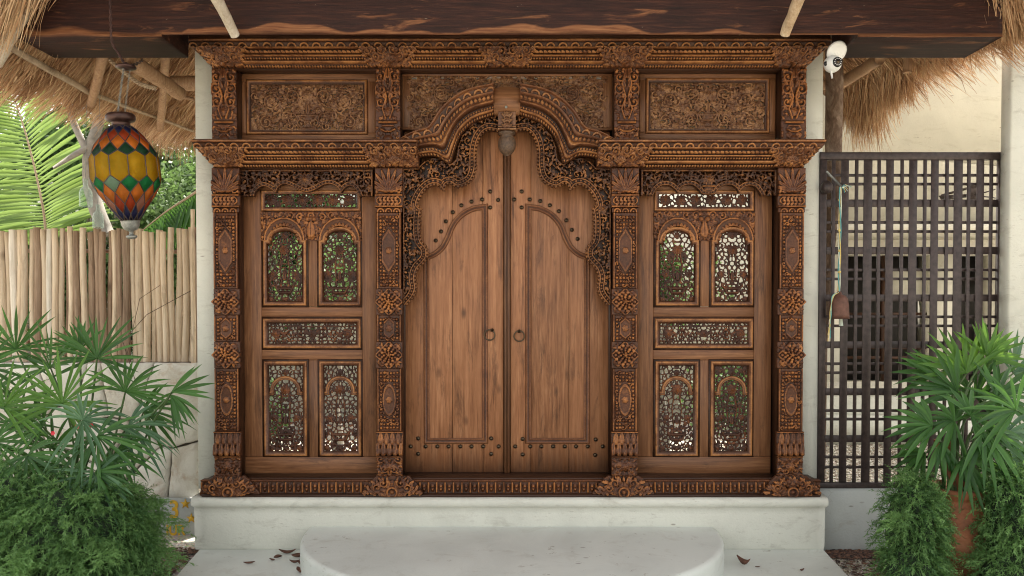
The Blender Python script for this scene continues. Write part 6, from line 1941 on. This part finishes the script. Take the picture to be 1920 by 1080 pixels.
tree('dark tree under the left thatch eave', (-4.9, 4.4, 1.9), (1.2, .8, .9), 9000, .08, (-4.9, 4.4, 1.4), 3, .15)
tree('broad tree standing farthest left behind the sunlit frond', (-5.8, 4.6, .4), (1.3, .8, 1.2), 8000, .09, (-5.8, 4.6, 0), 4, .5)
tree('tall shadowy tree directly behind the left pier', (-2.5, 4.4, 1.4), (1.0, .7, 1.0), 8000, .075, (-2.5, 4.4, 1.0), 5, .25)
tree('green shrub seen through the upper left pierced windows', (-1.75, 3.0, .35), (.85, .5, .45), 2300, .06, (-1.75, 3.0, .1), 6, .75, 'garden_shrub', limbs=5)
tree('green shrub seen through the right pierced windows', (1.45, 2.7, .45), (.60, .5, .60), 4200, .06, (1.45, 2.9, .1), 7, .55, 'garden_shrub', limbs=5)
tree('shrub with dark leaves low behind the left panels', (-2.2, 2.0, -.95), (.28, .4, .40), 1700, .05, (-2.2, 2.0, -.9), 8, .2, 'garden_shrub', limbs=4)
tree('low shrub behind the bottom right pierced window', (2.1, 2.5, -.75), (.5, .4, .45), 2600, .05, (2.1, 2.5, -.8), 9, .4, 'garden_shrub', limbs=4)
tree('widest dense green tree filling the gap above the fence', (-5.0, 5.3, .75), (2.3, .6, 1.7), 15000, .10, (-5.0, 5.3, .4), 12, .35)
tree('dense low tree just above the fence beside the left pier', (-3.4, 5.0, .9), (1.2, .6, 1.1), 8000, .085, (-3.4, 5.0, .5), 13, .45)
# weathered leaning branch seen behind the lantern
br = Geo().tube([tuple(x) for x in catmull([tuple(P(200, 440, 7.0)), tuple(P(172, 360, 7.0)), tuple(P(168, 290, 6.9)), tuple(P(188, 210, 6.9)), tuple(P(175, 150, 6.9))], 6)], [.07 - .0015*i for i in range(25)], 8, True, .08)
br.tube([P(170, 300, 6.9), P(140, 235, 6.8), P(120, 180, 6.8)], [.03, .028, .02], 7); br.tube([P(176, 270, 6.9), P(140, 290, 6.8), P(100, 315, 6.7)], [.03, .025, .012], 7)
br = br.build('dead_tree', M['greybark'], None, True); tag(br, 'bare pale grey trunk with broken branches behind the lantern', 'tree')

# thin bare twig and a green sprig in front of the fence
g = Geo()
g.tube([P(262, 740, 5.0), P(230, 640, 5.0), P(275, 590, 5.0), P(330, 560, 5.0), P(358, 545, 5.0)], .0022, 5)
g.tube([P(230, 700, 4.9), P(262, 560, 4.95), P(300, 535, 5)], .0018, 5)
o = g.build('thin_twig', M['twig'], None, True); tag(o, 'thin bare creeper twig reaching up across the stick fence', 'twig')
# ============================================================ SMALL THINGS ON THE GROUND
M['dryleaf'] = plain('dry_brown_leaf', (.13, .055, .035), .7, 0, .4, 25, .4)
def dry_leaf(px, py, z, L, rot, lab, r, grp='dry leaves on the white slab', ratio=.36):
    D = abs(z)/((py - HY)/FPX) ; c = Vector((Xf(px, D), D-5, z + .003))
    V, F = [], []
    for i in range(8):
        t = i/7; w = L*ratio*math.sin(math.pi*min(1, t*.94+.04))**.8
        for j in (-1, 0, 1):
            x = L*(t-.5); y = w/2*j; h = abs(j)*w*r[0] + r[1]*L*(t-.5)**2*2
            V.append((c.x + x*math.cos(rot) - y*math.sin(rot), c.y + x*math.sin(rot) + y*math.cos(rot), c.z + h))
    for i in range(7):
        a = i*3; F += [(a, a+3, a+4, a+1), (a+1, a+4, a+5, a+2)]
    o = mk('dry_leaf', V, F, M['dryleaf'], None, True); md = o.modifiers.new('thick', 'SOLIDIFY'); md.thickness = .0012
    tag(o, lab, 'leaf', grp)
zs = -1.418
dry_leaf(536, 1041, zs, .10, .1, 'largest curled dry leaf against the plinth left of the step', (.35, .5))
dry_leaf(464, 1060, zs, .065, .3, 'small dry leaf lying alone farthest left on the slab', (.3, .3))
dry_leaf(507, 1054, zs, .045, -.6, 'little dry leaf second from the left on the slab', (.4, .3))
dry_leaf(518, 1049, zs, .05, .7, 'thin rolled dry leaf behind the little one on the slab', (.9, .2))
dry_leaf(557, 1048, zs, .08, .5, 'dry leaf leaning on the step, nearest the plinth', (.7, .4))
dry_leaf(550, 1059, zs, .06, .2, 'crumpled dry leaf in the middle of the heap by the step', (.5, .6))
dry_leaf(562, 1061, zs, .055, 1.2, 'dry leaf standing on edge beside the step', (.9, .6))
dry_leaf(559, 1077, zs, .08, -1.0, 'dry leaf nearest the picture bottom beside the step', (.5, .5))
dry_leaf(1397, 1062, zs, .09, -.9, 'big twisted dry leaf on the slab right of the step', (.8, .9))
dry_leaf(1508, 1074, zs, .035, .6, 'tiny dry leaf farthest right on the slab', (.6, .6))
dry_leaf(1424, 1067, zs, .03, .1, 'tiny dry leaf just right of the twisted one', (.3, .3))
o_ = None
# leaf litter and pebbles beside the slab
def scatter_bits(name, label, x0, x1, y0, y1, cnt, s0, s1, mat, flat=.5, z=GZ, seed=3, excl=None):
    g = np.random.default_rng(seed)
    T = np.array([[1, 0, 0], [-1, 0, 0], [0, 1, 0], [0, -1, 0], [0, 0, 1], [0, 0, -1]], float)
    Fo = np.array([[0, 2, 4], [2, 1, 4], [1, 3, 4], [3, 0, 4], [2, 0, 5], [1, 2, 5], [3, 1, 5], [0, 3, 5]])
    p = np.stack([g.uniform(x0, x1, cnt), g.uniform(y0, y1, cnt), np.full(cnt, z)], 1)
    if excl is not None: p = p[~excl(p)]; cnt = len(p)
    a = g.uniform(0, 6.28, cnt); s = g.uniform(s0, s1, cnt)
    V = T[None]*g.uniform(.6, 1.2, (cnt, 6, 1))*s[:, None, None]; V[..., 2] *= flat
    ca, sa = np.cos(a)[:, None], np.sin(a)[:, None]
    X = V[..., 0]*ca - V[..., 1]*sa; Y = V[..., 0]*sa + V[..., 1]*ca
    V = np.stack([X, Y, V[..., 2]], -1) + p[:, None, :]; V[..., 2] += s[:, None]*.25
    F = (Fo[None] + np.arange(cnt)[:, None, None]*6).reshape(-1, 3)
    o = mk(name, V.reshape(-1, 3), F, mat, None, False, {'tone': np.repeat(g.uniform(0, 1, cnt), 6)}, kind='stuff', loc=(0, 0, z)); return o
m, n, b = new_mat('mixed_pebbles'); at = N(n, 'ShaderNodeAttribute', attribute_name='tone')
r_ = ramp(n, [(0, (.16, .11, .08)), (.4, (.42, .36, .28)), (1, (.66, .62, .54))]); n.links.new(at.outputs['Fac'], r_.inputs[0]); n.links.new(r_.outputs[0], b.inputs['Base Color']); b.inputs['Roughness'].default_value = .85
M['pebble'] = m
scatter_bits('gravel', '', 1.72, 2.7, -1.2, -.05, 9000, .003, .009, M['pebble'], .7, excl=lambda p: p[:, 0] < 1.90 + (p[:, 1] + .2)*.12)
scatter_bits('gravel', '', 1.6, 5.2, .3, 4.0, 16000, .008, .024, M['pebble'], .6, seed=5)
m, n, b = new_mat('leaf_litter'); at = N(n, 'ShaderNodeAttribute', attribute_name='tone')
r_ = ramp(n, [(0, (.025, .014, .010)), (.6, (.09, .04, .025)), (1, (.20, .10, .06))]); n.links.new(at.outputs['Fac'], r_.inputs[0]); n.links.new(r_.outputs[0], b.inputs['Base Color']); b.inputs['Roughness'].default_value = .8
M['litter'] = m
scatter_bits('leaf_litter', '', 1.86, 2.5, -.22, -.05, 1500, .006, .02, M['litter'], .3, GZ+.008, 8)
scatter_bits('leaf_litter', '', 1.9, 2.5, -.9, -.2, 500, .006, .022, M['litter'], .25, GZ+.008, 9, excl=lambda p: p[:, 0] < 1.93 + (p[:, 1] + .2)*.12)
scatter_bits('leaf_litter', '', -2.3, -1.92, -.8, -.0, 900, .006, .02, M['litter'], .3, GZ+.008, 10)
